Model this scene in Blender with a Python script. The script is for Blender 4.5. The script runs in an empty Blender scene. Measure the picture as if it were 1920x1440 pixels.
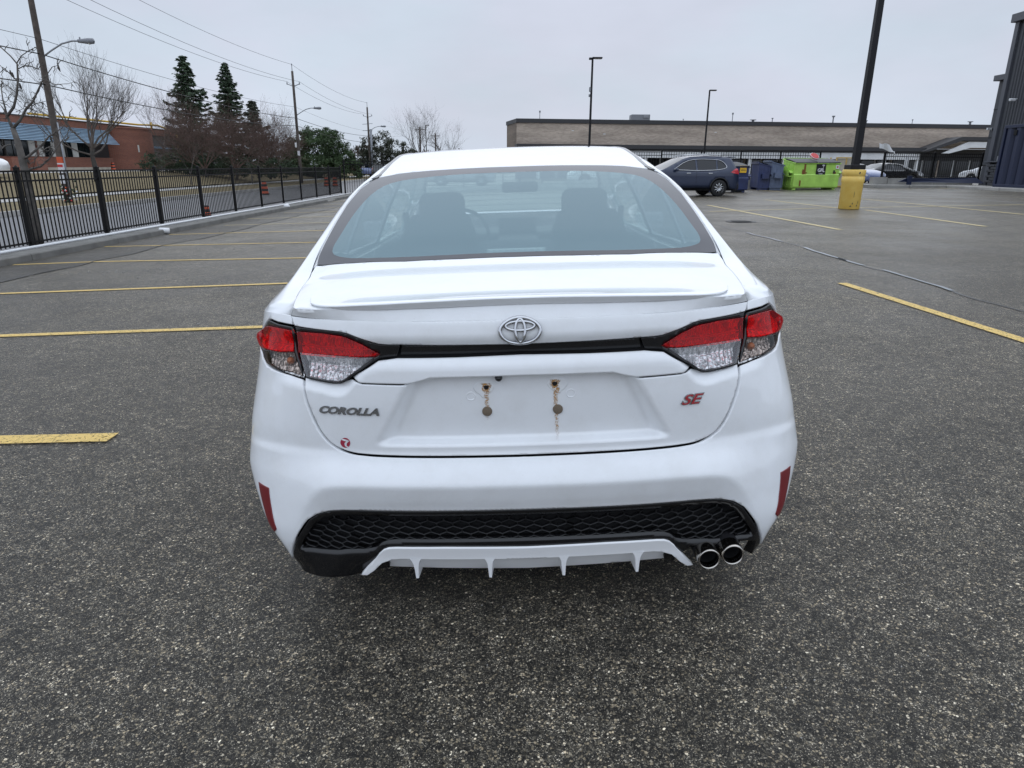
import bpy, bmesh, math, random
from mathutils import Vector, Matrix, geometry as mgeo, noise as mnoise
random.seed(7)
scene = bpy.context.scene
COL = scene.collection
# ------------------------------------------------------------------ camera
F_PX = 1276.0; CAM_H = 1.40; PIT = math.radians(17.8); ROL = math.radians(.4)
_R = Vector((1, 0, 0)); _U = Vector((0, math.sin(PIT), math.cos(PIT))); _F = Vector((0, math.cos(PIT), -math.sin(PIT)))
CR_, CU_ = math.cos(ROL)*_R+math.sin(ROL)*_U, -math.sin(ROL)*_R+math.cos(ROL)*_U
cam_data = bpy.data.cameras.new('camera'); cam = bpy.data.objects.new('camera', cam_data); COL.objects.link(cam)
cam_data.sensor_width = 36; cam_data.lens = F_PX/1920*36; cam_data.clip_start = .05; cam_data.clip_end = 3000
cam.matrix_world = Matrix(((CR_.x, CU_.x, -_F.x, 0), (CR_.y, CU_.y, -_F.y, 0), (CR_.z, CU_.z, -_F.z, CAM_H), (0, 0, 0, 1)))
scene.camera = cam
CAMP = Vector((0, 0, CAM_H))
def ray(px, py): return CR_*((px-960)/F_PX)-CU_*((py-720)/F_PX)+_F
def at(px, py, Y):
    d = ray(px, py); return CAMP+d*(Y/d.y)
def gz(x): return .036*max(x, -12) if x < 2 else .072+.012*(min(x, 30)-2)
def ground(px, py, dz=0):
    d = ray(px, py); t = 1.0
    for _ in range(60):
        z = gz(CAMP.x+d.x*t)+dz; t = (z-CAM_H)/d.z
    p = CAMP+d*t; return p
# ------------------------------------------------------------------ world and sun (overcast)
w = bpy.data.worlds.new('World'); scene.world = w; w.use_nodes = True
nt = w.node_tree; nt.nodes.clear()
SUN_EL, SUN_AZ = math.radians(50), math.radians(6)      # azimuth from +Y towards +X: ahead of the camera
o_ = nt.nodes.new('ShaderNodeOutputWorld'); bgn = nt.nodes.new('ShaderNodeBackground')
sky = nt.nodes.new('ShaderNodeTexSky'); sky.sky_type = 'NISHITA'; sky.sun_disc = False
sky.sun_elevation = SUN_EL; sky.sun_rotation = SUN_AZ; sky.dust_density = 3; sky.air_density = 1.5
bgs = nt.nodes.new('ShaderNodeBackground'); bgs.inputs[1].default_value = .05
nt.links.new(sky.outputs[0], bgs.inputs[0])
tc = nt.nodes.new('ShaderNodeTexCoord'); sep = nt.nodes.new('ShaderNodeSeparateXYZ'); nt.links.new(tc.outputs['Generated'], sep.inputs[0])
rmp = nt.nodes.new('ShaderNodeValToRGB'); cr = rmp.color_ramp
cr.elements[0].position = 0.0; cr.elements[0].color = (.585, .655, .765, 1)
cr.elements[1].position = 1.0; cr.elements[1].color = (1.08, 1.21, 1.38, 1)
e = cr.elements.new(.20); e.color = (.59, .66, .775, 1)
e = cr.elements.new(.5); e.color = (.86, .97, 1.12, 1)
nt.links.new(sep.outputs[2], rmp.inputs[0])
mp = nt.nodes.new('ShaderNodeMapping'); mp.inputs['Scale'].default_value = (1, 1, 2.6); nt.links.new(tc.outputs['Generated'], mp.inputs[0])
ns = nt.nodes.new('ShaderNodeTexNoise'); ns.inputs['Scale'].default_value = 2.6; ns.inputs['Detail'].default_value = 5; ns.inputs['Roughness'].default_value = .55
nt.links.new(mp.outputs[0], ns.inputs['Vector'])
nr = nt.nodes.new('ShaderNodeMapRange'); nr.inputs[1].default_value = .3; nr.inputs[2].default_value = .7; nr.inputs[3].default_value = .93; nr.inputs[4].default_value = 1.07
nt.links.new(ns.outputs[0], nr.inputs[0])
mm = nt.nodes.new('ShaderNodeMix'); mm.data_type = 'RGBA'; mm.blend_type = 'MULTIPLY'; mm.inputs[0].default_value = 1
nt.links.new(rmp.outputs[0], mm.inputs[6]); nt.links.new(nr.outputs[0], mm.inputs[7])
ns2 = nt.nodes.new('ShaderNodeTexNoise'); ns2.inputs['Scale'].default_value = 4.5; ns2.inputs['Detail'].default_value = 3; nt.links.new(mp.outputs[0], ns2.inputs['Vector'])
rc = nt.nodes.new('ShaderNodeValToRGB'); rc.color_ramp.elements[0].position = .38; rc.color_ramp.elements[0].color = (.985, 1.0, 1.0, 1); rc.color_ramp.elements[1].position = .62; rc.color_ramp.elements[1].color = (1.03, .985, 1.0, 1)
nt.links.new(ns2.outputs[0], rc.inputs[0])
mm2 = nt.nodes.new('ShaderNodeMix'); mm2.data_type = 'RGBA'; mm2.blend_type = 'MULTIPLY'; mm2.inputs[0].default_value = 1
nt.links.new(mm.outputs[2], mm2.inputs[6]); nt.links.new(rc.outputs[0], mm2.inputs[7])
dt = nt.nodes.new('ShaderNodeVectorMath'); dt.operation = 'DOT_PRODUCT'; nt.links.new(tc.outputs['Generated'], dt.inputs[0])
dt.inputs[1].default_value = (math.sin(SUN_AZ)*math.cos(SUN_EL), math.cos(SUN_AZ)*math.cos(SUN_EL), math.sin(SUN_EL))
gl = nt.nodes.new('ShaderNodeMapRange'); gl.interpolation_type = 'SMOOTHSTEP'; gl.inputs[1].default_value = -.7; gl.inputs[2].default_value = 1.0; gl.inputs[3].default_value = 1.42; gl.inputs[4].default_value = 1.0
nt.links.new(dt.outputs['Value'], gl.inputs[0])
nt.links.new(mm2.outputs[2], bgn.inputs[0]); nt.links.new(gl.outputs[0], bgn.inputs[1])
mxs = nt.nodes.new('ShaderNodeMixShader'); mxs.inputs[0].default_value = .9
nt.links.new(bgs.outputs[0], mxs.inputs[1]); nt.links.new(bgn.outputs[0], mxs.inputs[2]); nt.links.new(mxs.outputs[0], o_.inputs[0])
sd = bpy.data.lights.new('sun', 'SUN'); sd.energy = .5; sd.angle = math.radians(90); sd.color = (1, .97, .93)
sun = bpy.data.objects.new('sun', sd); COL.objects.link(sun)
sv = Vector((math.sin(SUN_AZ)*math.cos(SUN_EL), math.cos(SUN_AZ)*math.cos(SUN_EL), math.sin(SUN_EL)))
sun.rotation_euler = sv.to_track_quat('Z', 'Y').to_euler(); sun.location = (0, 0, 60)
vs = scene.view_settings; scene.display_settings.display_device = 'sRGB'
vs.view_transform = 'Standard'; vs.look = 'None'; vs.exposure = .10; vs.gamma = 1; vs.use_curve_mapping = False
try:
    scene.cycles.max_bounces = 8; scene.cycles.transparent_max_bounces = 16; scene.cycles.caustics_reflective = False; scene.cycles.caustics_refractive = False
except Exception: pass
# ------------------------------------------------------------------ materials
MATS = {}
def NN(m): return m.node_tree.nodes, m.node_tree.links
def mat(name, col, rough=.6, metal=0, coat=0, spec=.5, bump=None, var=None, trans=0, ior=None, coat_rough=.05):
    """var=(scale, amount[, second colour]); bump=(scale, strength, distance)"""
    if name in MATS: return MATS[name]
    m = bpy.data.materials.new(name); m.use_nodes = True; MATS[name] = m
    n, l = NN(m); p = n['Principled BSDF']
    p.inputs['Base Color'].default_value = (*col, 1); p.inputs['Roughness'].default_value = rough; p.inputs['Metallic'].default_value = metal
    p.inputs['Coat Weight'].default_value = coat; p.inputs['Coat Roughness'].default_value = coat_rough; p.inputs['Specular IOR Level'].default_value = spec
    p.inputs['Transmission Weight'].default_value = trans
    if ior: p.inputs['IOR'].default_value = ior
    g = n.new('ShaderNodeNewGeometry')
    if var:
        t = n.new('ShaderNodeTexNoise'); t.inputs['Scale'].default_value = var[0]; t.inputs['Detail'].default_value = 6; t.inputs['Roughness'].default_value = .6
        l.new(g.outputs['Position'], t.inputs['Vector'])
        r = n.new('ShaderNodeMapRange'); r.inputs[1].default_value = .3; r.inputs[2].default_value = .7; l.new(t.outputs[0], r.inputs[0])
        x = n.new('ShaderNodeMix'); x.data_type = 'RGBA'; l.new(r.outputs[0], x.inputs[0])
        c2 = var[2] if len(var) > 2 else tuple(min(1, c*(1+var[1])) for c in col); c1 = col if len(var) > 2 else tuple(c*(1-var[1]) for c in col)
        x.inputs[6].default_value = (*c1, 1); x.inputs[7].default_value = (*c2, 1); l.new(x.outputs[2], p.inputs['Base Color'])
    if bump:
        t = n.new('ShaderNodeTexNoise'); t.inputs['Scale'].default_value = bump[0]; t.inputs['Detail'].default_value = 5; l.new(g.outputs['Position'], t.inputs['Vector'])
        b = n.new('ShaderNodeBump'); b.inputs['Strength'].default_value = bump[1]; b.inputs['Distance'].default_value = bump[2]; l.new(t.outputs[0], b.inputs['Height']); l.new(b.outputs[0], p.inputs['Normal'])
    return m
def crystal_mat(name, col, scale, rough=.14, metal=.85):
    m = bpy.data.materials.new(name); m.use_nodes = True; n, l = NN(m); p = n['Principled BSDF']; p.inputs['Metallic'].default_value = metal; p.inputs['Roughness'].default_value = rough
    tc = n.new('ShaderNodeTexCoord'); mpn = n.new('ShaderNodeMapping'); mpn.inputs['Scale'].default_value = (1, 1, .55); l.new(tc.outputs['Object'], mpn.inputs[0])
    v = n.new('ShaderNodeTexVoronoi'); v.inputs['Scale'].default_value = scale; v.inputs['Randomness'].default_value = .55; l.new(mpn.outputs[0], v.inputs['Vector'])
    w_ = n.new('ShaderNodeTexWave'); w_.inputs['Scale'].default_value = 22; w_.inputs['Distortion'].default_value = .6; l.new(tc.outputs['Object'], w_.inputs['Vector'])
    a = n.new('ShaderNodeMath'); a.operation = 'MULTIPLY_ADD'; l.new(w_.outputs[0], a.inputs[0]); a.inputs[1].default_value = .6; l.new(v.outputs['Distance'], a.inputs[2])
    b = n.new('ShaderNodeBump'); b.inputs['Strength'].default_value = 1; b.inputs['Distance'].default_value = .006; l.new(a.outputs[0], b.inputs['Height']); l.new(b.outputs[0], p.inputs['Normal'])
    sc = n.new('ShaderNodeSeparateColor'); l.new(v.outputs['Color'], sc.inputs[0]); r = n.new('ShaderNodeMapRange'); r.inputs[3].default_value = .30; r.inputs[4].default_value = 1.25; l.new(sc.outputs[0], r.inputs[0])
    x = n.new('ShaderNodeMix'); x.data_type = 'RGBA'; x.blend_type = 'MULTIPLY'; x.inputs[0].default_value = 1; x.inputs[6].default_value = (*col, 1); l.new(r.outputs[0], x.inputs[7]); l.new(x.outputs[2], p.inputs['Base Color']); return m
def clear_mat(name, tint, ior=1.5, rough=.02, haze=None):
    """thin clear or tinted pane: straight-through transparency with a fresnel reflection"""
    m = bpy.data.materials.new(name); m.use_nodes = True; MATS[name] = m; n, l = NN(m); n.clear()
    o = n.new('ShaderNodeOutputMaterial'); t = n.new('ShaderNodeBsdfTransparent'); t.inputs[0].default_value = (*tint, 1)
    g = n.new('ShaderNodeBsdfGlossy'); g.inputs['Roughness'].default_value = rough
    f0 = ((ior-1)/(ior+1))**2; ge = n.new('ShaderNodeNewGeometry'); dp = n.new('ShaderNodeVectorMath'); dp.operation = 'DOT_PRODUCT'; l.new(ge.outputs['Normal'], dp.inputs[0]); l.new(ge.outputs['Incoming'], dp.inputs[1])
    def mt(op, a, b=0, c=0):
        q = n.new('ShaderNodeMath'); q.operation = op
        for i_, v_ in enumerate((a, b, c)):
            if isinstance(v_, (int, float)): q.inputs[i_].default_value = v_
            else: l.new(v_, q.inputs[i_])
        return q.outputs[0]
    fr_ = mt('MULTIPLY_ADD', mt('POWER', mt('SUBTRACT', 1, mt('ABSOLUTE', dp.outputs['Value'])), 5), 1-f0, f0); x = n.new('ShaderNodeMixShader')   # Schlick, the same from both sides
    l.new(fr_, x.inputs[0]); l.new(t.outputs[0], x.inputs[1]); l.new(g.outputs[0], x.inputs[2])
    if haze:
        d = n.new('ShaderNodeBsdfDiffuse'); d.inputs[0].default_value = (*haze[1], 1); y = n.new('ShaderNodeMixShader'); y.inputs[0].default_value = haze[0]
        l.new(x.outputs[0], y.inputs[1]); l.new(d.outputs[0], y.inputs[2]); l.new(y.outputs[0], o.inputs[0])
    else: l.new(x.outputs[0], o.inputs[0])
    return m
white_paint = mat('white_paint', (.80, .81, .825), .32, coat=1, spec=.5, coat_rough=.03)
# faint road film on the white paint
def _():
    n, l = NN(white_paint); p = n['Principled BSDF']; g = n.new('ShaderNodeNewGeometry')
    t = n.new('ShaderNodeTexNoise'); t.inputs['Scale'].default_value = 9; t.inputs['Detail'].default_value = 8; t.inputs['Roughness'].default_value = .7; l.new(g.outputs['Position'], t.inputs['Vector'])
    s = n.new('ShaderNodeTexNoise'); s.inputs['Scale'].default_value = 260; s.inputs['Detail'].default_value = 2; l.new(g.outputs['Position'], s.inputs['Vector'])
    r = n.new('ShaderNodeMapRange'); r.inputs[1].default_value = .45; r.inputs[2].default_value = .85; r.inputs[4].default_value = .35; l.new(t.outputs[0], r.inputs[0])
    r2 = n.new('ShaderNodeMapRange'); r2.inputs[1].default_value = .71; r2.inputs[2].default_value = .76; r2.inputs[4].default_value = .55; l.new(s.outputs[0], r2.inputs[0])
    a = n.new('ShaderNodeMath'); a.operation = 'MAXIMUM'; l.new(r.outputs[0], a.inputs[0]); l.new(r2.outputs[0], a.inputs[1])
    x = n.new('ShaderNodeMix'); x.data_type = 'RGBA'; x.inputs[6].default_value = (.78, .80, .82, 1); x.inputs[7].default_value = (.56, .555, .53, 1)
    l.new(a.outputs[0], x.inputs[0]); l.new(x.outputs[2], p.inputs['Base Color'])
    q = n.new('ShaderNodeMapRange'); q.inputs[1].default_value = .3; q.inputs[2].default_value = .8; q.inputs[3].default_value = .015; q.inputs[4].default_value = .06; l.new(t.outputs[0], q.inputs[0]); l.new(q.outputs[0], p.inputs['Coat Roughness'])
_()
M = dict(
 gloss_black=mat('gloss_black', (.008, .008, .009), .16, coat=.25, spec=.4), mesh_black=mat('mesh_black', (.010, .010, .011), .38, coat=.15, spec=.35), crystal=crystal_mat('crystal_reflector', (1, 1, 1), 120, .12, .7), red_core=crystal_mat('red_reflector_core', (1, .07, .06), 120, .3, .1), matte_black=mat('matte_black_plastic', (.018, .018, .02), .45, bump=(900, .15, .0004)),
 dark_void=mat('dark_void', (.006, .006, .007), .9), rubber=mat('rubber', (.014, .014, .015), .75, bump=(300, .2, .001)),
 chrome=mat('chrome', (.56, .57, .59), .07, 1), steel=mat('brushed_steel', (.42, .41, .39), .28, 1), alloy=mat('alloy', (.55, .56, .57), .3, .9),
 seat=mat('seat_cloth', (.012, .012, .014), .9, bump=(400, .3, .001)), dash=mat('dash_plastic', (.018, .018, .02), .7), shelf=mat('shelf_felt', (.03, .03, .032), .95),
 red_plastic=mat('red_reflector', (.15, .004, .008), .3, coat=.4), badge_red=mat('badge_red', (.35, .01, .02), .3, coat=1),
 reflector=mat('lamp_reflector', (.85, .86, .88), .3, .55), amber=mat('amber_bulb', (.55, .16, .02), .3, coat=1),
 kerb=mat('kerb_concrete', (.155, .152, .142), .85, var=(3, .25), bump=(120, .5, .004)), concrete=mat('concrete', (.33, .32, .30), .85, var=(1.5, .25), bump=(60, .5, .006)),
 fence=mat('fence_black', (.006, .006, .0065), .5, spec=.2), pole_black=mat('pole_black', (.010, .010, .012), .5, spec=.25),
 wood=mat('weathered_wood', (.085, .07, .06), .9, var=(4, .35), bump=(40, .6, .01)), bark=mat('bark', (.11, .10, .09), .9, var=(9, .4), bump=(60, .8, .01)),
 twig=mat('twig', (.10, .085, .075), .9, var=(2, .3)), twig_red=mat('twig_red', (.115, .075, .062), .9, var=(1, .35)), bark_dark=mat('bark_dark', (.05, .045, .04), .9, var=(5, .3)),
 galv=mat('galvanised', (.26, .27, .29), .5, .3, var=(4, .15)), lampgrey=mat('lamp_grey', (.2, .21, .23), .5), lampglass=mat('lamp_glass', (.6, .6, .55), .25),
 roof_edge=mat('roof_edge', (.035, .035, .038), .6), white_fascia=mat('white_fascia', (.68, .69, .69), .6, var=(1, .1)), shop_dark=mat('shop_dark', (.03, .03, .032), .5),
 orange=mat('barrel_orange', (.55, .09, .03), .5), white_plastic=mat('white_plastic', (.75, .76, .77), .5), cream=mat('cream_panel', (.5, .46, .38), .8, var=(2, .2)),
 yellow_frame=mat('yellow_frame', (.55, .38, .12), .6), green_bin=mat('lime_bin', (.42, .70, .13), .45, var=(2.5, .15), coat=.2), navy_bin=mat('navy_bin', (.018, .03, .10), .5, var=(2, .3), coat=.2),
 grey_bin=mat('grey_blue_bin', (.10, .13, .20), .5, var=(2, .2)), bin_lid=mat('bin_lid', (.03, .032, .036), .55), rust=mat('rust', (.22, .09, .03), .9, var=(60, .5)),
 disc=mat('foam_disc', (.16, .125, .09), .95, var=(900, .4), bump=(900, .6, .001)),
 suv_blue=mat('suv_blue', (.016, .027, .062), .3, .2, coat=.6), car_white=mat('far_white_paint', (.75, .76, .78), .3, coat=1), car_black=mat('far_black_paint', (.012, .012, .014), .25, coat=1),
 car_blue=mat('far_blue_paint', (.16, .20, .36), .3, coat=1), car_silver=mat('far_silver_paint', (.4, .42, .44), .3, .5, coat=1),
 lamp_red=mat('far_lamp_red', (.55, .04, .05), .2, coat=1), lamp_clear=mat('far_lamp_clear', (.6, .62, .65), .2, coat=1),
 needle=mat('spruce_needle', (.034, .058, .028), .8, var=(1.2, .45)), needle2=mat('pine_needle', (.045, .075, .028), .8, var=(.8, .5)), brown_leaf=mat('rusty_foliage', (.075, .05, .032), .9, var=(.8, .45)), needle3=mat('olive_needle', (.042, .048, .03), .85, var=(.8, .4)),
 steel_blue=mat('blue_awning_metal', (.15, .26, .37), .45, var=(1, .15)), white_panel=mat('white_panel', (.6, .6, .57), .7, var=(1, .15)), yellow_pipe=mat('yellow_pipe', (.6, .38, .04), .5),
 metal_wall=mat('charcoal_cladding', (.043, .047, .056), .5), metal_trim=mat('charcoal_trim', (.075, .08, .095), .45), navy_box=mat('navy_container', (.011, .018, .050), .5), dark_brick=mat('dark_brick', (.05, .052, .058), .8, var=(6, .3)),
 paper=mat('paper', (.6, .6, .62), .8, var=(30, .3)), red_paint=mat('red_paint', (.5, .03, .03), .5), ink=mat('ink_black', (.01, .01, .01), .6), mortar=mat('mortar', (.3, .29, .27), .9), yellow_sign=mat('yellow_sign', (.75, .45, .03), .6), blue_paint=mat('blue_paint', (.03, .07, .30), .6),
 frit=mat('glass_frit', (.036, .038, .050), .3, coat=.35, spec=.35), moulding=mat('roof_moulding', (.22, .22, .23), .35, coat=.3), white_seal=mat('white_seal', (.62, .63, .64), .4, coat=.4),
 tar=mat('tar_seam', (.012, .012, .012), .35), puddle=mat('wet_seam', (.10, .11, .12), .06, spec=1.0), drain=mat('drain_iron', (.03, .03, .03), .5, .6),
)
M['lens_red'] = clear_mat('lens_red', (.97, .03, .035), 1.4, .03, haze=(.16, (.80, .02, .03))); M['lens_clear'] = clear_mat('lens_clear', (.97, .97, .98), 1.4, .03, haze=(.14, (.8, .82, .86))); M['lens_smoke'] = clear_mat('lens_smoke', (.72, .66, .62), 1.45, .05)
M['rear_glass'] = clear_mat('rear_glass', (.80, .92, .90), 1.5, .02, haze=(.42, (.36, .52, .58)))  # teal diffuse share puts the sky's reflection into the pane's own colour
M['car_glass'] = clear_mat('car_glass', (.78, .88, .85), 1.5, .01)
M['dark_glass'] = mat('dark_glass', (.012, .015, .018), .08, spec=.4, coat=.2)
M['door_glass'] = clear_mat('door_glass', (.42, .50, .48), 1.5, .01); M['tint_glass'] = clear_mat('tint_glass', (.22, .24, .25), 1.55, .02)
def brick_mat(name, c1, c2, mortar, sx, sy, axis='XZ', bump=.5, stain=.25):
    m = bpy.data.materials.new(name); m.use_nodes = True; n, l = NN(m); p = n['Principled BSDF']; p.inputs['Roughness'].default_value = .9
    g = n.new('ShaderNodeNewGeometry'); s = n.new('ShaderNodeSeparateXYZ'); l.new(g.outputs['Position'], s.inputs[0]); c = n.new('ShaderNodeCombineXYZ')
    l.new(s.outputs[0 if axis[0] == 'X' else 1], c.inputs[0]); l.new(s.outputs[2], c.inputs[1])
    b = n.new('ShaderNodeTexBrick'); l.new(c.outputs[0], b.inputs['Vector']); b.inputs['Scale'].default_value = 1; b.inputs['Brick Width'].default_value = sx; b.inputs['Row Height'].default_value = sy
    b.inputs['Mortar Size'].default_value = .012; b.inputs['Color1'].default_value = (*c1, 1); b.inputs['Color2'].default_value = (*c2, 1); b.inputs['Mortar'].default_value = (*mortar, 1); b.inputs['Bias'].default_value = 0
    t = n.new('ShaderNodeTexNoise'); t.inputs['Scale'].default_value = .5; t.inputs['Detail'].default_value = 7; mpn = n.new('ShaderNodeMapping'); mpn.inputs['Scale'].default_value = (.35, .35, 2.6); l.new(g.outputs['Position'], mpn.inputs[0]); l.new(mpn.outputs[0], t.inputs['Vector'])
    r = n.new('ShaderNodeMapRange'); r.inputs[1].default_value = .3; r.inputs[2].default_value = .7; r.inputs[3].default_value = 1-stain; r.inputs[4].default_value = 1+stain; l.new(t.outputs[0], r.inputs[0])
    x = n.new('ShaderNodeMix'); x.data_type = 'RGBA'; x.blend_type = 'MULTIPLY'; x.inputs[0].default_value = 1; l.new(b.outputs[0], x.inputs[6]); l.new(r.outputs[0], x.inputs[7]); l.new(x.outputs[2], p.inputs['Base Color'])
    bp = n.new('ShaderNodeBump'); bp.inputs['Strength'].default_value = bump; bp.inputs['Distance'].default_value = .01; l.new(b.outputs['Fac'], bp.inputs['Height']); bp.invert = True; l.new(bp.outputs[0], p.inputs['Normal'])
    return m
M['tan_brick'] = brick_mat('tan_brick', (.50, .41, .325), (.35, .275, .22), (.42, .375, .325), .34, .085, 'XZ')
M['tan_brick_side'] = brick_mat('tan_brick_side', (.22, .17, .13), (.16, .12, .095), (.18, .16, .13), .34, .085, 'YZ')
M['red_brick'] = brick_mat('red_brick', (.26, .085, .05), (.20, .062, .04), (.22, .14, .11), .22, .08, 'YZ', stain=.15)
def asphalt_mat(name, near=True, base=(.052, .052, .054), tone=1.0):
    m = bpy.data.materials.new(name); m.use_nodes = True; n, l = NN(m); p = n['Principled BSDF']; g = n.new('ShaderNodeNewGeometry'); P = g.outputs['Position']
    def mapr(src, a, b, c, d):
        r = n.new('ShaderNodeMapRange'); r.inputs[1].default_value = a; r.inputs[2].default_value = b; r.inputs[3].default_value = c; r.inputs[4].default_value = d; l.new(src, r.inputs[0]); return r.outputs[0]
    def noise(s, d=4, rr=.55):
        t = n.new('ShaderNodeTexNoise'); t.inputs['Scale'].default_value = s; t.inputs['Detail'].default_value = d; t.inputs['Roughness'].default_value = rr; l.new(P, t.inputs['Vector']); return t.outputs[0]
    def math_(op, a, b):
        q = n.new('ShaderNodeMath'); q.operation = op
        for i, v in enumerate((a, b)):
            if isinstance(v, (int, float)): q.inputs[i].default_value = v
            else: l.new(v, q.inputs[i])
        return q.outputs[0]
    def mul(c, f):
        x = n.new('ShaderNodeMix'); x.data_type = 'RGBA'; x.blend_type = 'MULTIPLY'; x.inputs[0].default_value = 1; l.new(c, x.inputs[6]); l.new(f, x.inputs[7]); return x.outputs[2]
    def mixc(f, a, b):
        x = n.new('ShaderNodeMix'); x.data_type = 'RGBA'; l.new(f, x.inputs[0])
        for i, v in ((6, a), (7, b)):
            if isinstance(v, tuple): x.inputs[i].default_value = (*v, 1)
            else: l.new(v, x.inputs[i])
        return x.outputs[2]
    def stones(scale, thr_lo, thr_hi, cols):
        v = n.new('ShaderNodeTexVoronoi'); v.inputs['Scale'].default_value = scale; v.inputs['Randomness'].default_value = 1; l.new(P, v.inputs['Vector'])
        ve = n.new('ShaderNodeTexVoronoi'); ve.feature = 'DISTANCE_TO_EDGE'; ve.inputs['Scale'].default_value = scale; l.new(P, ve.inputs['Vector'])
        sp = n.new('ShaderNodeSeparateColor'); l.new(v.outputs['Color'], sp.inputs[0])
        cr = n.new('ShaderNodeValToRGB'); cr.color_ramp.interpolation = 'LINEAR'; el = cr.color_ramp.elements
        el[0].position = 0; el[0].color = (*cols[0][1], 1); el[1].position = 1; el[1].color = (*cols[-1][1], 1)
        for ps, cc in cols[1:-1]: q = el.new(ps); q.color = (*cc, 1)
        l.new(sp.outputs[0], cr.inputs[0])
        return cr.outputs[0], mapr(ve.outputs['Distance'], thr_lo, thr_hi, 0, 1), sp.outputs[1], v.outputs['Distance']
    k = tone
    def vcol(s):
        v = n.new('ShaderNodeTexVoronoi'); v.inputs['Scale'].default_value = s; l.new(P, v.inputs['Vector']); sp = n.new('ShaderNodeSeparateColor'); l.new(v.outputs['Color'], sp.inputs[0]); return sp.outputs[0]
    cA, mA, hA, dA = stones(150, .04, .13, [(0, (.012*k, .011*k, .009*k)), (.38, (.034*k, .031*k, .026*k)), (.66, (.10*k, .092*k, .076*k)), (.84, (.22*k, .19*k, .14*k)), (.94, (.42*k, .36*k, .27*k)), (1, (.70*k, .66*k, .57*k))])
    cB, mB, hB, dB = stones(330, .03, .15, [(0, (.012*k, .012*k, .012*k)), (.45, (.045*k, .043*k, .040*k)), (.78, (.13*k, .12*k, .10*k)), (1, (.48*k, .45*k, .39*k))])
    fine = mixc(mB, (.004, .004, .004), cB)
    big_sel = math_('MULTIPLY', mA, mapr(hA, .42, .50, 0, 1))
    c = mixc(big_sel, fine, cA)
    c = mul(c, mapr(noise(1.1, 6, .6), .3, .7, .80, 1.18))
    c = mul(c, mapr(noise(9, 9, .8), .3, .7, .74, 1.26))
    for s_, a_ in ((95, .38), (50, .30), (25, .22), (12, .13)): c = mul(c, mapr(vcol(s_), 0, 1, 1-a_, 1+a_))
    c = mul(c, mapr(noise(.16, 4, .5), .35, .65, .85, 1.14))
    tn = n.new('ShaderNodeMix'); tn.data_type = 'RGBA'; tn.blend_type = 'MULTIPLY'; tn.inputs[0].default_value = 1; tn.inputs[7].default_value = (1.05, 1.0, .90, 1); l.new(c, tn.inputs[6]); c = tn.outputs[2]
    l.new(c, p.inputs['Base Color'])
    damp = noise(.45, 5, .6)
    l.new(mapr(damp, .35, .65, .30, .50), p.inputs['Roughness']); p.inputs['Specular IOR Level'].default_value = .34
    hgt = math_('ADD', math_('MULTIPLY', big_sel, mapr(hA, 0, 1, .4, 1)), math_('MULTIPLY', mB, .5))
    bp = n.new('ShaderNodeBump'); bp.inputs['Strength'].default_value = .8; bp.inputs['Distance'].default_value = .003; l.new(hgt, bp.inputs['Height']); l.new(bp.outputs[0], p.inputs['Normal'])
    return m
M['asphalt'] = asphalt_mat('lot_asphalt', tone=1.28)
M['asphalt_old'] = asphalt_mat('old_asphalt', tone=.72)
M['road'] = mat('road_asphalt', (.10, .10, .105), .5, var=(.5, .12), bump=(80, .4, .003))
M['grass_straw'] = mat('dormant_grass', (.15, .11, .055), .95, var=(1.2, .3, (.20, .165, .085)), bump=(14, 1, .06))
M['sidewalk'] = mat('sidewalk', (.40, .39, .37), .85, var=(.8, .12))
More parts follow.
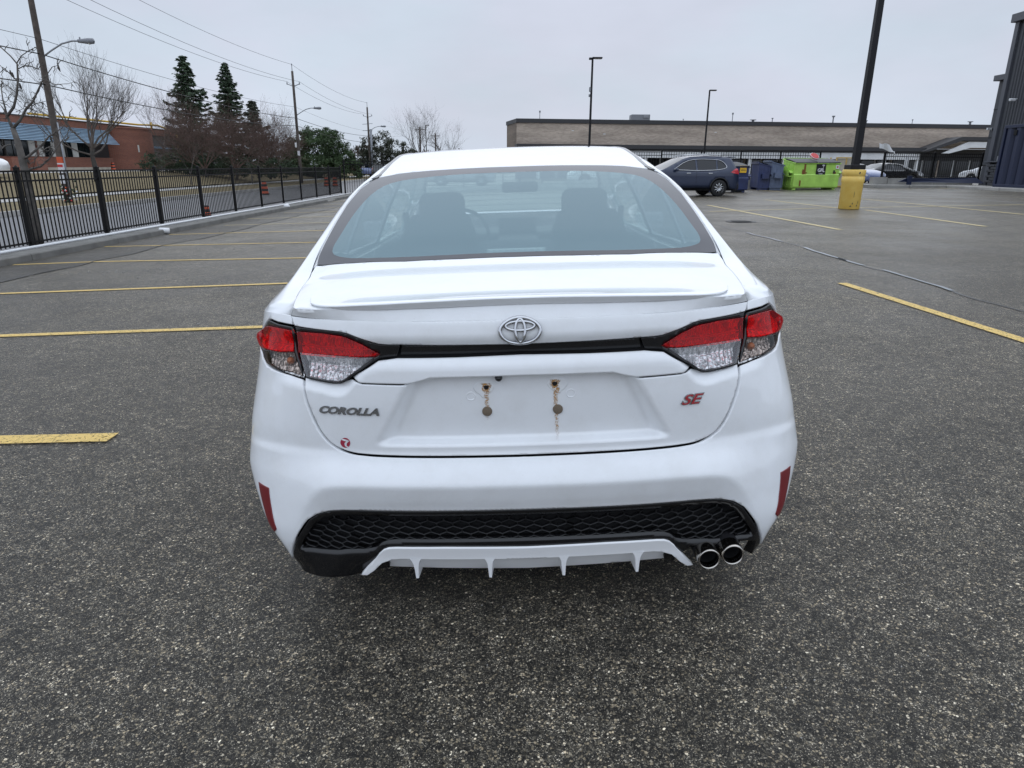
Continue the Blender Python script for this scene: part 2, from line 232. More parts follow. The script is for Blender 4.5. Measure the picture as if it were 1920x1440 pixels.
def line_mat(name, col, wear):
    m = bpy.data.materials.new(name); m.use_nodes = True; n, l = NN(m); p = n['Principled BSDF']; o = n['Material Output']; p.inputs['Roughness'].default_value = .55
    g = n.new('ShaderNodeNewGeometry'); t = n.new('ShaderNodeTexNoise'); t.inputs['Scale'].default_value = 55; t.inputs['Detail'].default_value = 8; t.inputs['Roughness'].default_value = .75; l.new(g.outputs['Position'], t.inputs['Vector'])
    v = n.new('ShaderNodeTexVoronoi'); v.feature = 'DISTANCE_TO_EDGE'; v.inputs['Scale'].default_value = 22; l.new(g.outputs['Position'], v.inputs['Vector'])
    vt = n.new('ShaderNodeTexNoise'); vt.inputs['Scale'].default_value = 7; l.new(g.outputs['Position'], vt.inputs['Vector'])
    a = n.new('ShaderNodeMapRange'); a.inputs[1].default_value = wear; a.inputs[2].default_value = wear+.05; l.new(t.outputs[0], a.inputs[0])
    b = n.new('ShaderNodeMapRange'); b.inputs[1].default_value = .012; b.inputs[2].default_value = .03; b.inputs[3].default_value = 1; b.inputs[4].default_value = 0; l.new(v.outputs[0], b.inputs[0])
    b2 = n.new('ShaderNodeMapRange'); b2.inputs[1].default_value = .42; b2.inputs[2].default_value = .50; l.new(vt.outputs[0], b2.inputs[0])
    bb = n.new('ShaderNodeMath'); bb.operation = 'MULTIPLY'; l.new(b.outputs[0], bb.inputs[0]); l.new(b2.outputs[0], bb.inputs[1])
    mx = n.new('ShaderNodeMath'); mx.operation = 'MAXIMUM'; l.new(a.outputs[0], mx.inputs[0]); l.new(bb.outputs[0], mx.inputs[1])
    tr = n.new('ShaderNodeBsdfTransparent'); x = n.new('ShaderNodeMixShader'); l.new(mx.outputs[0], x.inputs[0]); l.new(p.outputs[0], x.inputs[1]); l.new(tr.outputs[0], x.inputs[2]); l.new(x.outputs[0], o.inputs[0])
    cr = n.new('ShaderNodeMix'); cr.data_type = 'RGBA'; l.new(vt.outputs[0], cr.inputs[0]); cr.inputs[6].default_value = (*tuple(c*.82 for c in col), 1); cr.inputs[7].default_value = (*tuple(min(1, c*1.12) for c in col), 1); l.new(cr.outputs[2], p.inputs['Base Color'])
    return m
M['yellow_line'] = line_mat('yellow_line', (.68, .47, .13), .555)
M['yellow_worn'] = line_mat('yellow_worn', (.62, .50, .24), .56)
M['white_worn'] = line_mat('white_worn', (.45, .46, .48), .48)
# ------------------------------------------------------------------ mesh helpers
def tag(o, label=None, cat=None, group=None, kind=None):
    if label: o['label'] = label
    if cat: o['category'] = cat
    if group: o['group'] = group
    if kind: o['kind'] = kind
    return o
def empty(name, loc=(0, 0, 0), rz=0, label=None, cat=None, group=None):
    o = bpy.data.objects.new(name, None); o.empty_display_size = .2; COL.objects.link(o); o.location = loc; o.rotation_euler = (0, 0, rz); return tag(o, label, cat, group)
def link(name, me, parent=None, m=None):
    if m is not None and not me.materials: me.materials.append(M[m] if isinstance(m, str) else m)
    o = bpy.data.objects.new(name, me); COL.objects.link(o)
    if parent is not None: o.parent = parent
    return o
class MB:
    """collects shapes into one mesh"""
    def __init__(s): s.v = []; s.f = []; s.sm = []; s.mi = []; s.cur = 0
    def add(s, vs, fs, smooth=False):
        b = len(s.v); s.v += [tuple(v) for v in vs]; s.f += [tuple(i+b for i in f) for f in fs]; s.sm += [smooth]*len(fs); s.mi += [s.cur]*len(fs); return s
    def box(s, c, d, rz=0, tilt=None):
        hx, hy, hz = d[0]/2, d[1]/2, d[2]/2; R = Matrix.Rotation(rz, 3, 'Z')
        if tilt: R = R @ Matrix.Rotation(tilt[1], 3, tilt[0])
        vs = [Vector(c)+R @ Vector((x*hx, y*hy, z*hz)) for x in (-1, 1) for y in (-1, 1) for z in (-1, 1)]
        return s.add(vs, [(0, 1, 3, 2), (4, 6, 7, 5), (0, 4, 5, 1), (2, 3, 7, 6), (0, 2, 6, 4), (1, 5, 7, 3)])
    def bbox(s, c, d, r=.01, rz=0, seg=1):
        """box with chamfered edges"""
        bm = bmesh.new(); bmesh.ops.create_cube(bm, size=1)
        for v in bm.verts: v.co = Vector((v.co.x*d[0], v.co.y*d[1], v.co.z*d[2]))
        bmesh.ops.bevel(bm, geom=bm.edges[:], offset=r, segments=seg, affect='EDGES', profile=.5)
        R = Matrix.Rotation(rz, 3, 'Z'); bm.verts.index_update()
        s.add([Vector(c)+R @ v.co for v in bm.verts], [[v.index for v in f.verts] for f in bm.faces], seg > 1); bm.free(); return s
    def tube(s, pts, r, n=8, closed=False, cap=True, smooth=True):
        pts = [Vector(p) for p in pts]; m = len(pts); rr = r if isinstance(r, (list, tuple)) else [r]*m; vs = []; up = None
        for i, p in enumerate(pts):
            t = (pts[(i+1) % m]-pts[i-1]) if closed else (pts[min(i+1, m-1)]-pts[max(i-1, 0)])
            t = t.normalized() if t.length > 1e-9 else Vector((0, 0, 1))
            if up is None: up = t.cross(Vector((0, 0, 1)) if abs(t.z) < .9 else Vector((1, 0, 0))).normalized()
            else: up = (up-t*up.dot(t)); up = up.normalized() if up.length > 1e-6 else t.orthogonal().normalized()
            b = t.cross(up)
            for k in range(n):
                a = 2*math.pi*k/n; vs.append(p+(up*math.cos(a)+b*math.sin(a))*rr[i])
        fs = []
        for i in range(m if closed else m-1):
            j = (i+1) % m
            for k in range(n): fs.append((i*n+k, i*n+(k+1) % n, j*n+(k+1) % n, j*n+k))
        if cap and not closed: fs += [tuple(range(n))[::-1], tuple((m-1)*n+k for k in range(n))]
        return s.add(vs, fs, smooth)
    def lathe(s, prof, c=(0, 0, 0), axis='Z', n=24, smooth=True, cap=False):
        vs = []
        for r, h in prof:
            for k in range(n):
                a = 2*math.pi*k/n; x, y = r*math.cos(a), r*math.sin(a)
                vs.append((x+c[0], y+c[1], h+c[2]) if axis == 'Z' else ((h+c[0], x+c[1], y+c[2]) if axis == 'X' else (x+c[0], h+c[1], y+c[2])))
        fs = [(i*n+k, i*n+(k+1) % n, (i+1)*n+(k+1) % n, (i+1)*n+k) for i in range(len(prof)-1) for k in range(n)]
        if cap: fs += [tuple(range(n))[::-1], tuple((len(prof)-1)*n+k for k in range(n))]
        return s.add(vs, fs, smooth)
    def prism(s, poly, a, b):
        """poly: list of 3D points, swept from offset a to offset b (vectors)"""
        n = len(poly); a, b = Vector(a), Vector(b); vs = [Vector(p)+a for p in poly]+[Vector(p)+b for p in poly]
        return s.add(vs, [tuple(range(n)), tuple(range(2*n-1, n-1, -1))]+[(i, i+n, (i+1) % n+n, (i+1) % n) for i in range(n)])
    def mesh(s, name):
        me = bpy.data.meshes.new(name); me.from_pydata(s.v, [], s.f); me.polygons.foreach_set('use_smooth', s.sm)
        if any(s.mi): me.polygons.foreach_set('material_index', s.mi)
        me.update(); return me
    def build(s, name, m, parent=None, fix=True):
        me = s.mesh(name)
        if fix:
            bm = bmesh.new(); bm.from_mesh(me); bmesh.ops.recalc_face_normals(bm, faces=bm.faces[:]); bm.to_mesh(me); bm.free()
        for q in (m if isinstance(m, (list, tuple)) else [m]): me.materials.append(M[q] if isinstance(q, str) else q)
        return link(name, me, parent)
def inside(p, poly):
    x, y = p; c = False; n = len(poly); j = n-1
    for i in range(n):
        xi, yi = poly[i]; xj, yj = poly[j]
        if (yi > y) != (yj > y) and x < (xj-xi)*(y-yi)/(yj-yi)+xi: c = not c
        j = i
    return c
def area(poly): return .5*sum(poly[i-1][0]*poly[i][1]-poly[i][0]*poly[i-1][1] for i in range(len(poly)))
def offset_poly(poly, d):
    """positive d shrinks a polygon (any orientation)"""
    if area(poly) < 0: poly = poly[::-1]
    n = len(poly); out = []
    for i in range(n):
        p0, p1, p2 = Vector(poly[i-1]), Vector(poly[i]), Vector(poly[(i+1) % n])
        a, b = (p1-p0), (p2-p1)
        if a.length < 1e-9 or b.length < 1e-9: out.append(tuple(p1)); continue
        na, nb = Vector((-a.y, a.x)).normalized(), Vector((-b.y, b.x)).normalized(); m_ = na+nb
        if m_.length < 1e-6: m_ = na
        m_.normalize(); k = max(.4, m_.dot(na)); out.append(tuple(p1+m_*(d/k)))
    return out
def resample(poly, step):
    out = []; n = len(poly)
    for i in range(n):
        a, b = Vector(poly[i]), Vector(poly[(i+1) % n]); L = (b-a).length; k = max(1, int(round(L/step)))
        for j in range(k): out.append(tuple(a.lerp(b, j/k)))
    return out
def chaikin(pts, it=1, closed=False):
    for _ in range(it):
        q = [] if closed else [pts[0]]; n = len(pts)
        for i in range(n if closed else n-1):
            a, b = pts[i], pts[(i+1) % n]; q += [(a[0]*.75+b[0]*.25, a[1]*.75+b[1]*.25), (a[0]*.25+b[0]*.75, a[1]*.25+b[1]*.75)]
        if not closed: q.append(pts[-1])
        pts = q
    return pts
def fnormal(fn, u, v, e=1e-3):
    a, b = Vector(fn(u+e, v))-Vector(fn(u-e, v)), Vector(fn(u, v+e))-Vector(fn(u, v-e)); n = a.cross(b)
    return n.normalized() if n.length > 1e-12 else Vector((0, 0, 1))
def panel(name, poly, fn, m, parent, grid=.014, off=0, gap=0, holes=(), flange=.012, into=None, smooth=True, lip=.0025, gridv=None):
    """a sheet cut to a polygon in the parameters of fn, with turned-in edges"""
    if area(poly) < 0: poly = poly[::-1]
    if gap: poly = offset_poly(poly, gap)
    outer = resample(poly, grid); loops = [outer]+[resample(h, grid) for h in holes]
    inner = offset_poly(outer, lip) if lip else None
    vs = []; ed = []
    for L in loops:
        b = len(vs); vs += [Vector(p) for p in L]; ed += [(b+i, b+(i+1) % len(L)) for i in range(len(L))]
    nb = len(vs)
    if inner: vs += [Vector(p) for p in inner if inside(p, outer) and not any(inside(p, h) for h in holes)]
    gv = gridv or grid
    x0, x1 = min(p[0] for p in outer), max(p[0] for p in outer); y0, y1 = min(p[1] for p in outer), max(p[1] for p in outer)
    test_o = offset_poly(outer, grid*.45)
    nx, ny = int((x1-x0)/grid)+1, int((y1-y0)/gv)+1
    hz = [offset_poly(h, -grid*.45) for h in holes]
    for i in range(nx+1):
        for j in range(ny+1):
            p = (x0+(i+(.5 if j % 2 else 0))*grid, y0+j*gv)
            if inside(p, test_o) and not any(inside(p, h) for h in hz): vs.append(Vector(p))
    V, E, Fc, *_ = mgeo.delaunay_2d_cdt(vs, ed, [], 0, 1e-6)
    V = [tuple(v) for v in V]; fs = []
    for f in Fc:
        cx, cy = sum(V[i][0] for i in f)/3, sum(V[i][1] for i in f)/3
        if inside((cx, cy), outer) and not any(inside((cx, cy), h) for h in holes):
            a, b, c = (V[i] for i in f)
            if (b[0]-a[0])*(c[1]-a[1])-(b[1]-a[1])*(c[0]-a[0]) < 0: f = f[::-1]
            fs.append(tuple(f))
    P = []
    for u, v in V:
        q = Vector(fn(u, v))
        if off: q += fnormal(fn, u, v)*off
        P.append(q)
    if flange:
        cnt = {}
        for f in fs:
            for i in range(3):
                e = (f[i], f[(i+1) % 3]); cnt[e] = cnt.get(e, 0)+1
        bd = [e for e in cnt if (e[1], e[0]) not in cnt]; mp_ = {}
        for a, b in bd:
            for i in (a, b):
                if i not in mp_:
                    mp_[i] = len(P); P.append(P[i]-fnormal(fn, *V[i])*flange)
        fs += [(b, a, mp_[a], mp_[b]) for a, b in bd]
    mb = into if into is not None else MB(); mb.add(P, fs, smooth)
    return mb if into is not None else mb.build(name, m, parent, fix=False)
def mirror_poly(p): return [(-a, b) for a, b in p][::-1]
def sym(half): return half+[(-a, b) for a, b in half[::-1] if abs(a) > 1e-6]
def text_mesh(body, size, depth, shear=0, bold=0, sx=1.0, name='lettering'):
    c = bpy.data.curves.new(name, 'FONT'); c.body = body; c.size = size; c.extrude = depth; c.shear = shear; c.offset = bold; c.align_x = 'CENTER'; c.align_y = 'CENTER'; c.resolution_u = 3
    o = bpy.data.objects.new('tmp', c); COL.objects.link(o); dg = bpy.context.evaluated_depsgraph_get(); me = bpy.data.meshes.new_from_object(o.evaluated_get(dg)); me.name = name
    bpy.data.objects.remove(o); bpy.data.curves.remove(c)
    for v in me.vertices: v.co.x *= sx
    return me
def fbox(parent, name, c, d, m, r=.01, rz=0, seg=1): return MB().bbox(c, d, r, rz, seg).build(name, m, parent)
# ------------------------------------------------------------------ white sedan: surface functions (X right, Y forward from the tail, Z up)
def lerp(a,b,t): return a+(b-a)*t
def sst(a,b,x):
    t=max(0.,min(1.,(x-a)/(b-a))); return t*t*(3-2*t)
class PW:
    """monotone-ish cubic (Catmull/PCHIP) table"""
    def __init__(s,pts):
        s.x=[p[0] for p in pts]; s.y=[p[1] for p in pts]; n=len(pts)
        d=[(s.y[i+1]-s.y[i])/(s.x[i+1]-s.x[i]) for i in range(n-1)]
        s.m=[d[0]]+[0 if d[i-1]*d[i]<=0 else 2*d[i-1]*d[i]/(d[i-1]+d[i]) for i in range(1,n-1)]+[d[-1]]
    def __call__(s,v):
        x=s.x
        if v<=x[0]: return s.y[0]
        if v>=x[-1]: return s.y[-1]
        i=0
        while x[i+1]<v: i+=1
        h=x[i+1]-x[i];t=(v-x[i])/h
        return (1+2*t)*(1-t)**2*s.y[i]+t*(1-t)**2*h*s.m[i]+t*t*(3-2*t)*s.y[i+1]+t*t*(t-1)*h*s.m[i+1]
YR=PW([(.10,.105),(.15,.075),(.21,.045),(.25,.034),(.30,.024),(.39,.021),(.44,.009),(.482,.0008),(.487,0),(.491,.0012),(.52,.018),(.56,.048),(.585,.056),(.64,.054),(.72,.052),(.80,.056),(.86,.064),(.90,.078),(.94,.084),(.970,.091),(.978,.095),(.988,.104),(1.0,.118),(1.03,.145)])
WR=PW([(.10,.765),(.15,.772),(.20,.790),(.25,.812),(.28,.832),(.36,.880),(.43,.910),(.50,.928),(.60,.920),(.70,.900),(.80,.878),(.90,.856),(.98,.835),(1.03,.80)])
BZ=PW([(.2,.13),(.3,.16),(.4,.24),(.5,.30),(.6,.33),(.8,.45),(1,.5)])
WS=PW([(.10,.80),(.20,.84),(.35,.885),(.5,.91),(.65,.908),(.78,.895),(.9,.878),(1.0,.85),(1.05,.82)])
B=.50; N=3.
# reference arc length table
_T=[];_acc=0;_px,_py=0,0
for i in range(401):
    q=i/400; th=math.pi/2*q**1.5/(q**1.5+(1-q)**1.5); x=.87*math.sin(th)**(2/N); y=B*(1-math.cos(th)**(2/N))
    if i: _acc+=math.hypot(x-_px,y-_py)
    _px,_py=x,y; _T.append((_acc,th))
ARC=_acc
def theta(u):
    lo,hi=0,400
    while hi-lo>1:
        m=(lo+hi)//2
        if _T[m][0]<=u: lo=m
        else: hi=m
    a,b=_T[lo],_T[hi]; return a[1]+(b[1]-a[1])*(u-a[0])/(b[0]-a[0])
def S0(u,z):
    """base rear/side shell; u signed"""
    s=-1 if u<0 else 1; u=abs(u)
    if u<ARC:
        th=theta(u); sx=math.sin(th)**(2/N); yy=BZ(z)*(1-max(0,math.cos(th))**(2/N))
    else: sx=1; yy=BZ(z)+(u-ARC)
    k=sst(.05,.55,yy); W=lerp(WR(z),WS(z),k); x=W*sx
    y0=YR(z)*(1-sst(.1,.5,yy)) ; y=y0+yy+.05*min(x,.75)**2*(1-sst(.3,.5,yy))
    return s*x,y,z
# top height field
ZP=PW([(.05,1.00),(.12,1.022),(.2,1.036),(.3,1.049),(.45,1.066),(.55,1.076),(.58,1.084),(.75,1.168),(.95,1.256),(1.15,1.333),(1.35,1.395),(1.6,1.45),(1.9,1.486),(2.2,1.497),(2.6,1.485),(3.0,1.448),(3.15,1.415),(3.35,1.33),(3.95,1.05),(4.2,1.0),(4.45,.90),(4.6,.80)])
AX=.12;BX=.035
def top(x,y):
    return x,y,ZP(y-AX*x*x)-BX*x*x-.12*abs(x)**6
CZ = PW([(0, .487), (.404, .487), (.535, .482), (.58, .473), (.616, .456), (.655, .422), (.711, .368), (.77, .318), (.836, .271), (.95, .245)])     # bumper crease height
CT = PW([(0, .851), (.19, .851), (.413, .848), (.454, .838), (.477, .82), (.498, .793), (.524, .764), (.55, .755), (.6, .763), (.663, .77), (.70, .776), (1.2, .79)])   # trunk crease
ZH = PW([(0, .813), (.195, .811), (.278, .810), (.335, .793), (.476, .795), (.6, .80)])   # handle lower edge
YRB = YR
def shell(u, z):
    a = abs(u)
    zz = z
    if z < .56:
        c = CZ(a)
        zz = z+(.487-c) if z < c else lerp(.487, .56, (z-c)/(.56-c))
    x, y, _ = S0(u, z)
    fade = 1-sst(.9, 1.15, a)
    y += (YR(zz)-YR(z))*fade
    if .56 < z < .95 and a < .8:
        y += .020*min(1, max(0, (z-CT(a)+.002)/.028))*(1-sst(.885, .93, z))*(1-sst(.72, .8, a))
    if z < ZH(a) and z > .58 and a < .48:
        ue = lerp(.425, .345, (z-.61)/.18)
        q1_ = min(1, max(0, (ue-a)/.05)); q2_ = min(1, max(0, (z-.598)/.018)); y += .036*lerp(q1_, q1_*q1_*(3-2*q1_), .5)*lerp(q2_, q2_*q2_*(3-2*q2_), .5)
    if a > 1.0: # soft shoulder line and lower side sculpting of the doors
        x += math.copysign(.010*math.exp(-((z-.72)/.10)**2)-.012*math.exp(-((z-.42)/.13)**2), u)*sst(1.25, 1.7, a)
        # taper towards the nose
        t = sst(4.15, 4.66, y); x *= 1-.30*t*t
    return x, y, z
def lampf(u, z):
    x, y, _ = shell(u, z); a = abs(u)
    if a < .8: y += -.020*min(1, max(0, (z-CT(a)+.002)/.028))*(1-sst(.885, .93, z))*(1-sst(.72, .8, a))+.010*(1-sst(.68, .78, a))
    if a < .5: y = lerp(shell(u, .905)[1]+.005-(z-.905)*.12, y, sst(.40, .50, a))
    return x, y, z
EX = PW([(.25, .705), (.3, .716), (.5, .742), (.715, .757), (.86, .742), (.97, .729), (1.12, .708), (1.26, .677), (1.33, .645), (1.38, .612), (1.6, .59), (2.2, .575), (3.0, .57), (3.15, .585), (3.5, .655), (3.95, .70), (4.2, .66), (4.6, .6)])
PX = PW([(.3, .775), (.4, .79), (.6, .805), (.8, .785), (1.0, .765), (1.2, .727), (1.3, .682), (1.4, .645), (1.6, .632), (1.9, .622), (2.4, .62), (3.0, .62), (3.3, .66), (3.9, .775), (4.2, .74), (4.6, .66)])
PZ = PW([(.3, .995), (.4, 1.008), (.6, 1.043), (.8, 1.12), (1.0, 1.196), (1.2, 1.287), (1.3, 1.345), (1.4, 1.39), (1.6, 1.42), (1.9, 1.443), (2.4, 1.448), (3.0, 1.385), (3.3, 1.285), (3.9, 1.01), (4.2, .95), (4.6, .77)])
TEX = PW([(0, 0), (.3, .295), (.5, .49), (.62, .61), (.72, .675), (.78, .700), (.86, .712), (.92, .72)])
TEY = PW([(0, .116), (.3, .126), (.5, .150), (.62, .178), (.72, .212), (.78, .245), (.86, .315), (.92, .37)])
def zsh(u): a = abs(u); return .976-.011*sst(.8, 1.1, a)-.035*sst(1.6, 3.5, a)-.12*sst(4.4, 5.2, a)
def band(u, t):
    """shoulder band and greenhouse side: t=0 on the shoulder line, t=1 on the roof / deck edge"""
    s = -1 if u < 0 else 1; a = abs(u); zs = zsh(a); S = shell(a, zs); k = sst(.84, .96, a); Y = S[1]
    ex, ey = lerp(TEX(a), EX(Y), k), lerp(TEY(a), Y, k); E = top(ex, ey)
    P1 = (lerp(lerp(S[0], E[0], .79), PX(Y), k), lerp(lerp(S[1], E[1], .78), Y, k), lerp(lerp(zs, E[2], .815), max(PZ(Y), zs+.01), k))
    P2 = tuple(lerp(S[i], P1[i], .5)+((.010, 0, 0)[i])*k for i in range(3))
    if t < .4: q = t/.4; A_, B_ = S, P2
    elif t < .8: q = (t-.4)/.4; A_, B_ = P2, P1
    else: q = (t-.8)/.2; A_, B_ = P1, E
    p = [lerp(A_[i], B_[i], q) for i in range(3)]
    if t > .6:   # round the rail
        q = (t-.6)/.4; c0 = [lerp(P2[i], P1[i], .5) for i in range(3)]
        bz = [(1-q)**2*c0[i]+2*q*(1-q)*P1[i]+q*q*E[i] for i in range(3)]; p = [lerp(p[i], bz[i], .45*k+.15) for i in range(3)]
    return s*p[0], p[1], p[2]
def u_at(Y, z=.965):
    lo, hi = .6, 6.
    for _ in range(40):
        m_ = (lo+hi)/2
        if shell(m_, z)[1] < Y: lo = m_
        else: hi = m_
    return lo
car = bpy.data.objects.new('sedan', None); COL.objects.link(car)
X0, D0, YAW, CRR = .059, 1.84, math.radians(.36), math.radians(2.18)
car.matrix_world = Matrix.Translation((X0, D0, .002)) @ Matrix.Rotation(YAW, 4, 'Z') @ Matrix.Rotation(-CRR, 4, 'Y')
tag(car, 'big white sedan seen from behind in the foreground, its licence plate missing', 'car')
W_ = 'white_paint'; MATS_ = M; M['white_paint'] = white_paint
LT = [(.735, .945), (.626, .943), (.562, .941), (.531, .937), (.493, .925), (.459, .915), (.429, .906), (.4, .904), (.364, .904)]          # lamp top edge, outside in
LB = [(.372, .87), (.4, .867), (.425, .864), (.44, .856), (.512, .81), (.526, .798), (.544, .789), (.569, .788), (.665, .797)]            # lamp bottom, inside out
GAPP = chaikin([(.674, .793), (.666, .757), (.648, .717), (.621, .669), (.591, .624), (.558, .592), (.507, .573), (.444, .569), (.347, .567), (.205, .566), (0, .565)], 2)
UG = .762
# trunk lid: upper face, deck, and lower face in one object
tl = MB()
up_half = [(0, .976), (.2, .976), (.4, .976), (.6, .976), (UG-.002, .974), (.742, .953)]+[(.735, .949)]+[(a, b+.003) for a, b in LT[1:]]+[(.193, .904), (0, .902)]
panel('', sym([p for p in up_half]), shell, None, None, .014, into=tl, gap=0, gridv=.006)
lo_half = [(0, .81), (.195, .808), (.278, .807), (.335, .790), (.476, .792), (.506, .802)]+[(.526, .795), (.544, .786), (.569, .785), (.672, .794)]+[(a-.0035*(1 if a > .45 else a/.45), b+.003) for a, b in GAPP[1:]]
panel('', sym(lo_half), shell, None, None, .010, into=tl, gridv=.006)
panel('', [(-UG+.002, .0), (UG-.002, .0), (UG-.002, 1), (-UG+.002, 1)], band, None, None, .014, into=tl, gridv=.1)
# deck
deckR = [(TEX(u), TEY(u)) for u in [i*.04 for i in range(20)]]
e_u = [(EX(y)-.003, y) for y in (.27, .32, .4, .5, .6, .66)]
dk = [p for p in deckR if p[0] < .69]+[(TEX(UG-.002), TEY(UG-.002))]+e_u+[(.745, .70), (.72, .688), (.60, .655), (.4, .615), (.2, .60), (0, .597)]
panel('', sym(dk), top, None, None, .02, into=tl)
trunk = tl.build('trunk_lid', W_, car, fix=False)
# handle garnish between strip and plate recess
hd = [(0, .872), (.192, .869), (.368, .868), (.4, .864), (.425, .861), (.437, .853), (.505, .810), (.476, .797), (.335, .796), (.300, .8035), (.27, .813), (.195, .814), (0, .816)]
panel('trunk_handle', sym(hd), lambda u, z: (shell(u, max(z, ZH(abs(u))+1e-4))[0], shell(u, max(z, ZH(abs(u))+1e-4))[1], z), W_, car, .012, flange=.045, lip=.004)
def stripf(u, z): x, y, _ = shell(u, .905); return x, y+.006-(z-.905)*.12, z
panel('garnish_strip', sym([(0, .8995), (.193, .9015), (.359, .9025), (.367, .872), (.192, .8725), (0, .8755)]), stripf, 'gloss_black', car, .012, off=-.004)
# bumper cover
bt = [(a+.003, b-.002) for a, b in GAPP[::-1] if a > .02]
bump = [(0, .562)]+[(a, b-.0035) for a, b in GAPP[::-1] if 0 < a <= .45]+[(a+.0035, b-.003) for a, b in GAPP[::-1] if a > .45][:-1]+[(.680, .790), (.777, .801), (.869, .811), (.91, .826), (.94, .839), (1.05, .848), (1.25, .80), (1.42, .735)]
ua = [(u_at(.95-.37*math.cos(t), .5), .32+.37*math.sin(t)) for t in [math.radians(x) for x in (60, 48, 36, 24, 12, 0, -14)]]
bump += [p for p in ua[1:]]+[(1.36, .18), (1.1, .176), (.99, .180), (.955, .197), (.912, .222)]
bump += [(.822, .273), (.743, .324), (.690, .3605), (.646, .3815), (.601, .392), (.555, .3965), (.502, .3985), (.215, .3995), (0, .3995)]
panel('rear_bumper', sym(bump), shell, W_, car, .015, flange=.02, gridv=.0055, lip=.004)
for sgn, PL in ((1, lambda p: p), (-1, mirror_poly)):
    q1 = [(.749, .951), (.83, .951), (.877, .954), (.905, .953), (.93, .940), (1.0, .902), (1.04, .880), (1.056, .855), (1.26, .804), (1.43, .739)]
    arch = [(u_at(.95-.37*math.cos(t), .5), .32+.37*math.sin(t)) for t in [math.radians(x) for x in range(60, 181, 12)]]
    sl = [(u_at(1.33, .3), .20), (u_at(1.42, .2), .20)]
    udoor = u_at(1.55)
    q1 += arch+sl+[(udoor-.05, .35), (udoor, .6), (udoor, .955)]
    n_ = 30; q1 += [(lerp(udoor, UG+.003, i/n_), zsh(lerp(udoor, UG, i/n_))) for i in range(n_+1)]
    mb = MB(); panel('', PL(q1), shell, None, None, .022, into=mb)
    ud = u_at(1.02)
    # shoulder band of the quarter and rear pillar
    ue = u_at(1.42)
    qb = [(UG+.003, 0), (u_at(1.55), 0), (u_at(1.55), .10), (u_at(1.30), .18), (u_at(1.05), .34), (u_at(1.28), .62), (u_at(1.52), .72), (u_at(1.52), 1), (UG+.003, 1)]
    panel('', PL(qb), band, None, None, .02, into=mb, gridv=.06)
    mb.build('quarter_panel', W_, car, fix=False)
    # side windows, pillars and doors
    panel('quarter_glass', PL([(u_at(1.05)+.01, .34), (u_at(1.30), .185), (u_at(1.53), .11), (u_at(1.53), .71), (u_at(1.30), .63)]), band, 'tint_glass', car, .03, off=-.006, gridv=.08)
    for (ya, yb, nm) in ((1.56, 2.38, 'rear_door_glass'), (2.44, 3.25, 'front_door_glass')):
        tp = .74 if ya < 2 else .70
        pl = [(u_at(ya), .09), (u_at(yb), .07), (u_at(yb), tp), (u_at(ya), tp)] if ya < 2 else [(u_at(ya), .07), (u_at(3.45), .09), (u_at(3.32), .40), (u_at(2.95), tp), (u_at(ya), tp)]
        panel(nm, PL(pl), band, 'tint_glass' if ya < 2 else 'door_glass', car, .04, off=-.006, gridv=.09)
    panel('window_frame', PL([(u_at(1.54), 0), (u_at(3.9), 0), (u_at(3.95), 1), (u_at(1.54), 1)]), band, W_, car, .04, gridv=.05, holes=[PL(h) for h in ([(u_at(1.57), .10), (u_at(2.36), .08), (u_at(2.36), .74), (u_at(1.57), .73)], [(u_at(2.46), .08), (u_at(3.43), .10), (u_at(3.30), .40), (u_at(2.95), .69), (u_at(2.46), .69)])])
    for ya, yb, nm in ((1.56, 2.40, 'rear_door'), (2.41, 3.45, 'front_door')):
        panel(nm, PL([(u_at(ya), .24), (u_at(yb), .24), (u_at(yb), zsh(u_at(yb))), (u_at(ya), zsh(u_at(ya)))]), shell, W_, car, .05, gap=.002)
    fa = [(u_at(3.65-.37*math.cos(t), .5), .32+.37*math.sin(t)) for t in [math.radians(x) for x in range(0, 181, 15)]]
    panel('front_wing', PL([(u_at(3.46), .24)]+[(a, b) for a, b in fa]+[(u_at(4.45), .3), (u_at(4.45), zsh(u_at(4.45))), (u_at(3.9), zsh(u_at(3.9))), (u_at(3.46), zsh(u_at(3.46)))]), shell, W_, car, .05)
    panel('wing_top', PL([(u_at(3.96), 0), (u_at(4.45), 0), (u_at(4.45), 1), (u_at(3.96), 1)]), band, W_, car, .06, gridv=.2)
    # roof moulding channel
    mo = [(EX(y)-.012 if i == 0 else EX(y)+.004, y) for i in (0, 1) for y in ([1.39, 1.5, 1.7, 2.0, 2.4, 2.8, 3.1][::1 if i == 0 else -1])]
    panel('roof_moulding', PL(mo), top, 'moulding', car, .03, off=.002)
    mo2 = [(EX(1.352)-.022, 1.352), (EX(1.352)+.008, 1.350), (EX(1.395)+.006, 1.395), (EX(1.395)-.014, 1.395)]
    panel('moulding_end', PL(mo2), top, 'gloss_black', car, .01, off=.003)
    # window surround seal along the rear glass
    sa = [(EX(y)+.0005, y) for y in (.70, .8, .9, 1.0, 1.1, 1.2, 1.27, 1.33)]; sb = [(EX(y)-.012, y) for y in (1.32, 1.27, 1.2, 1.1, 1.0, .9, .8, .71)]
    panel('glass_seal', PL(sa+sb), top, 'white_seal', car, .03, off=-.004, flange=.008)
    # outer tail lamp
    OL = [(.877, .948), (.831, .945), (.750, .945), (.724, .876), (.683, .798), (.777, .807), (.869, .817), (.91, .833), (.94, .845), (1.044, .855), (1.036, .878), (.99, .898), (.93, .933), (.905, .948)]
    ORr = [(.895, .926), (.822, .929), (.750, .929), (.737, .871), (.84, .866), (.93, .862), (1.03, .864), (1.022, .880), (.975, .900), (.93, .918)]
    ORr = offset_poly(ORr, -.0035)
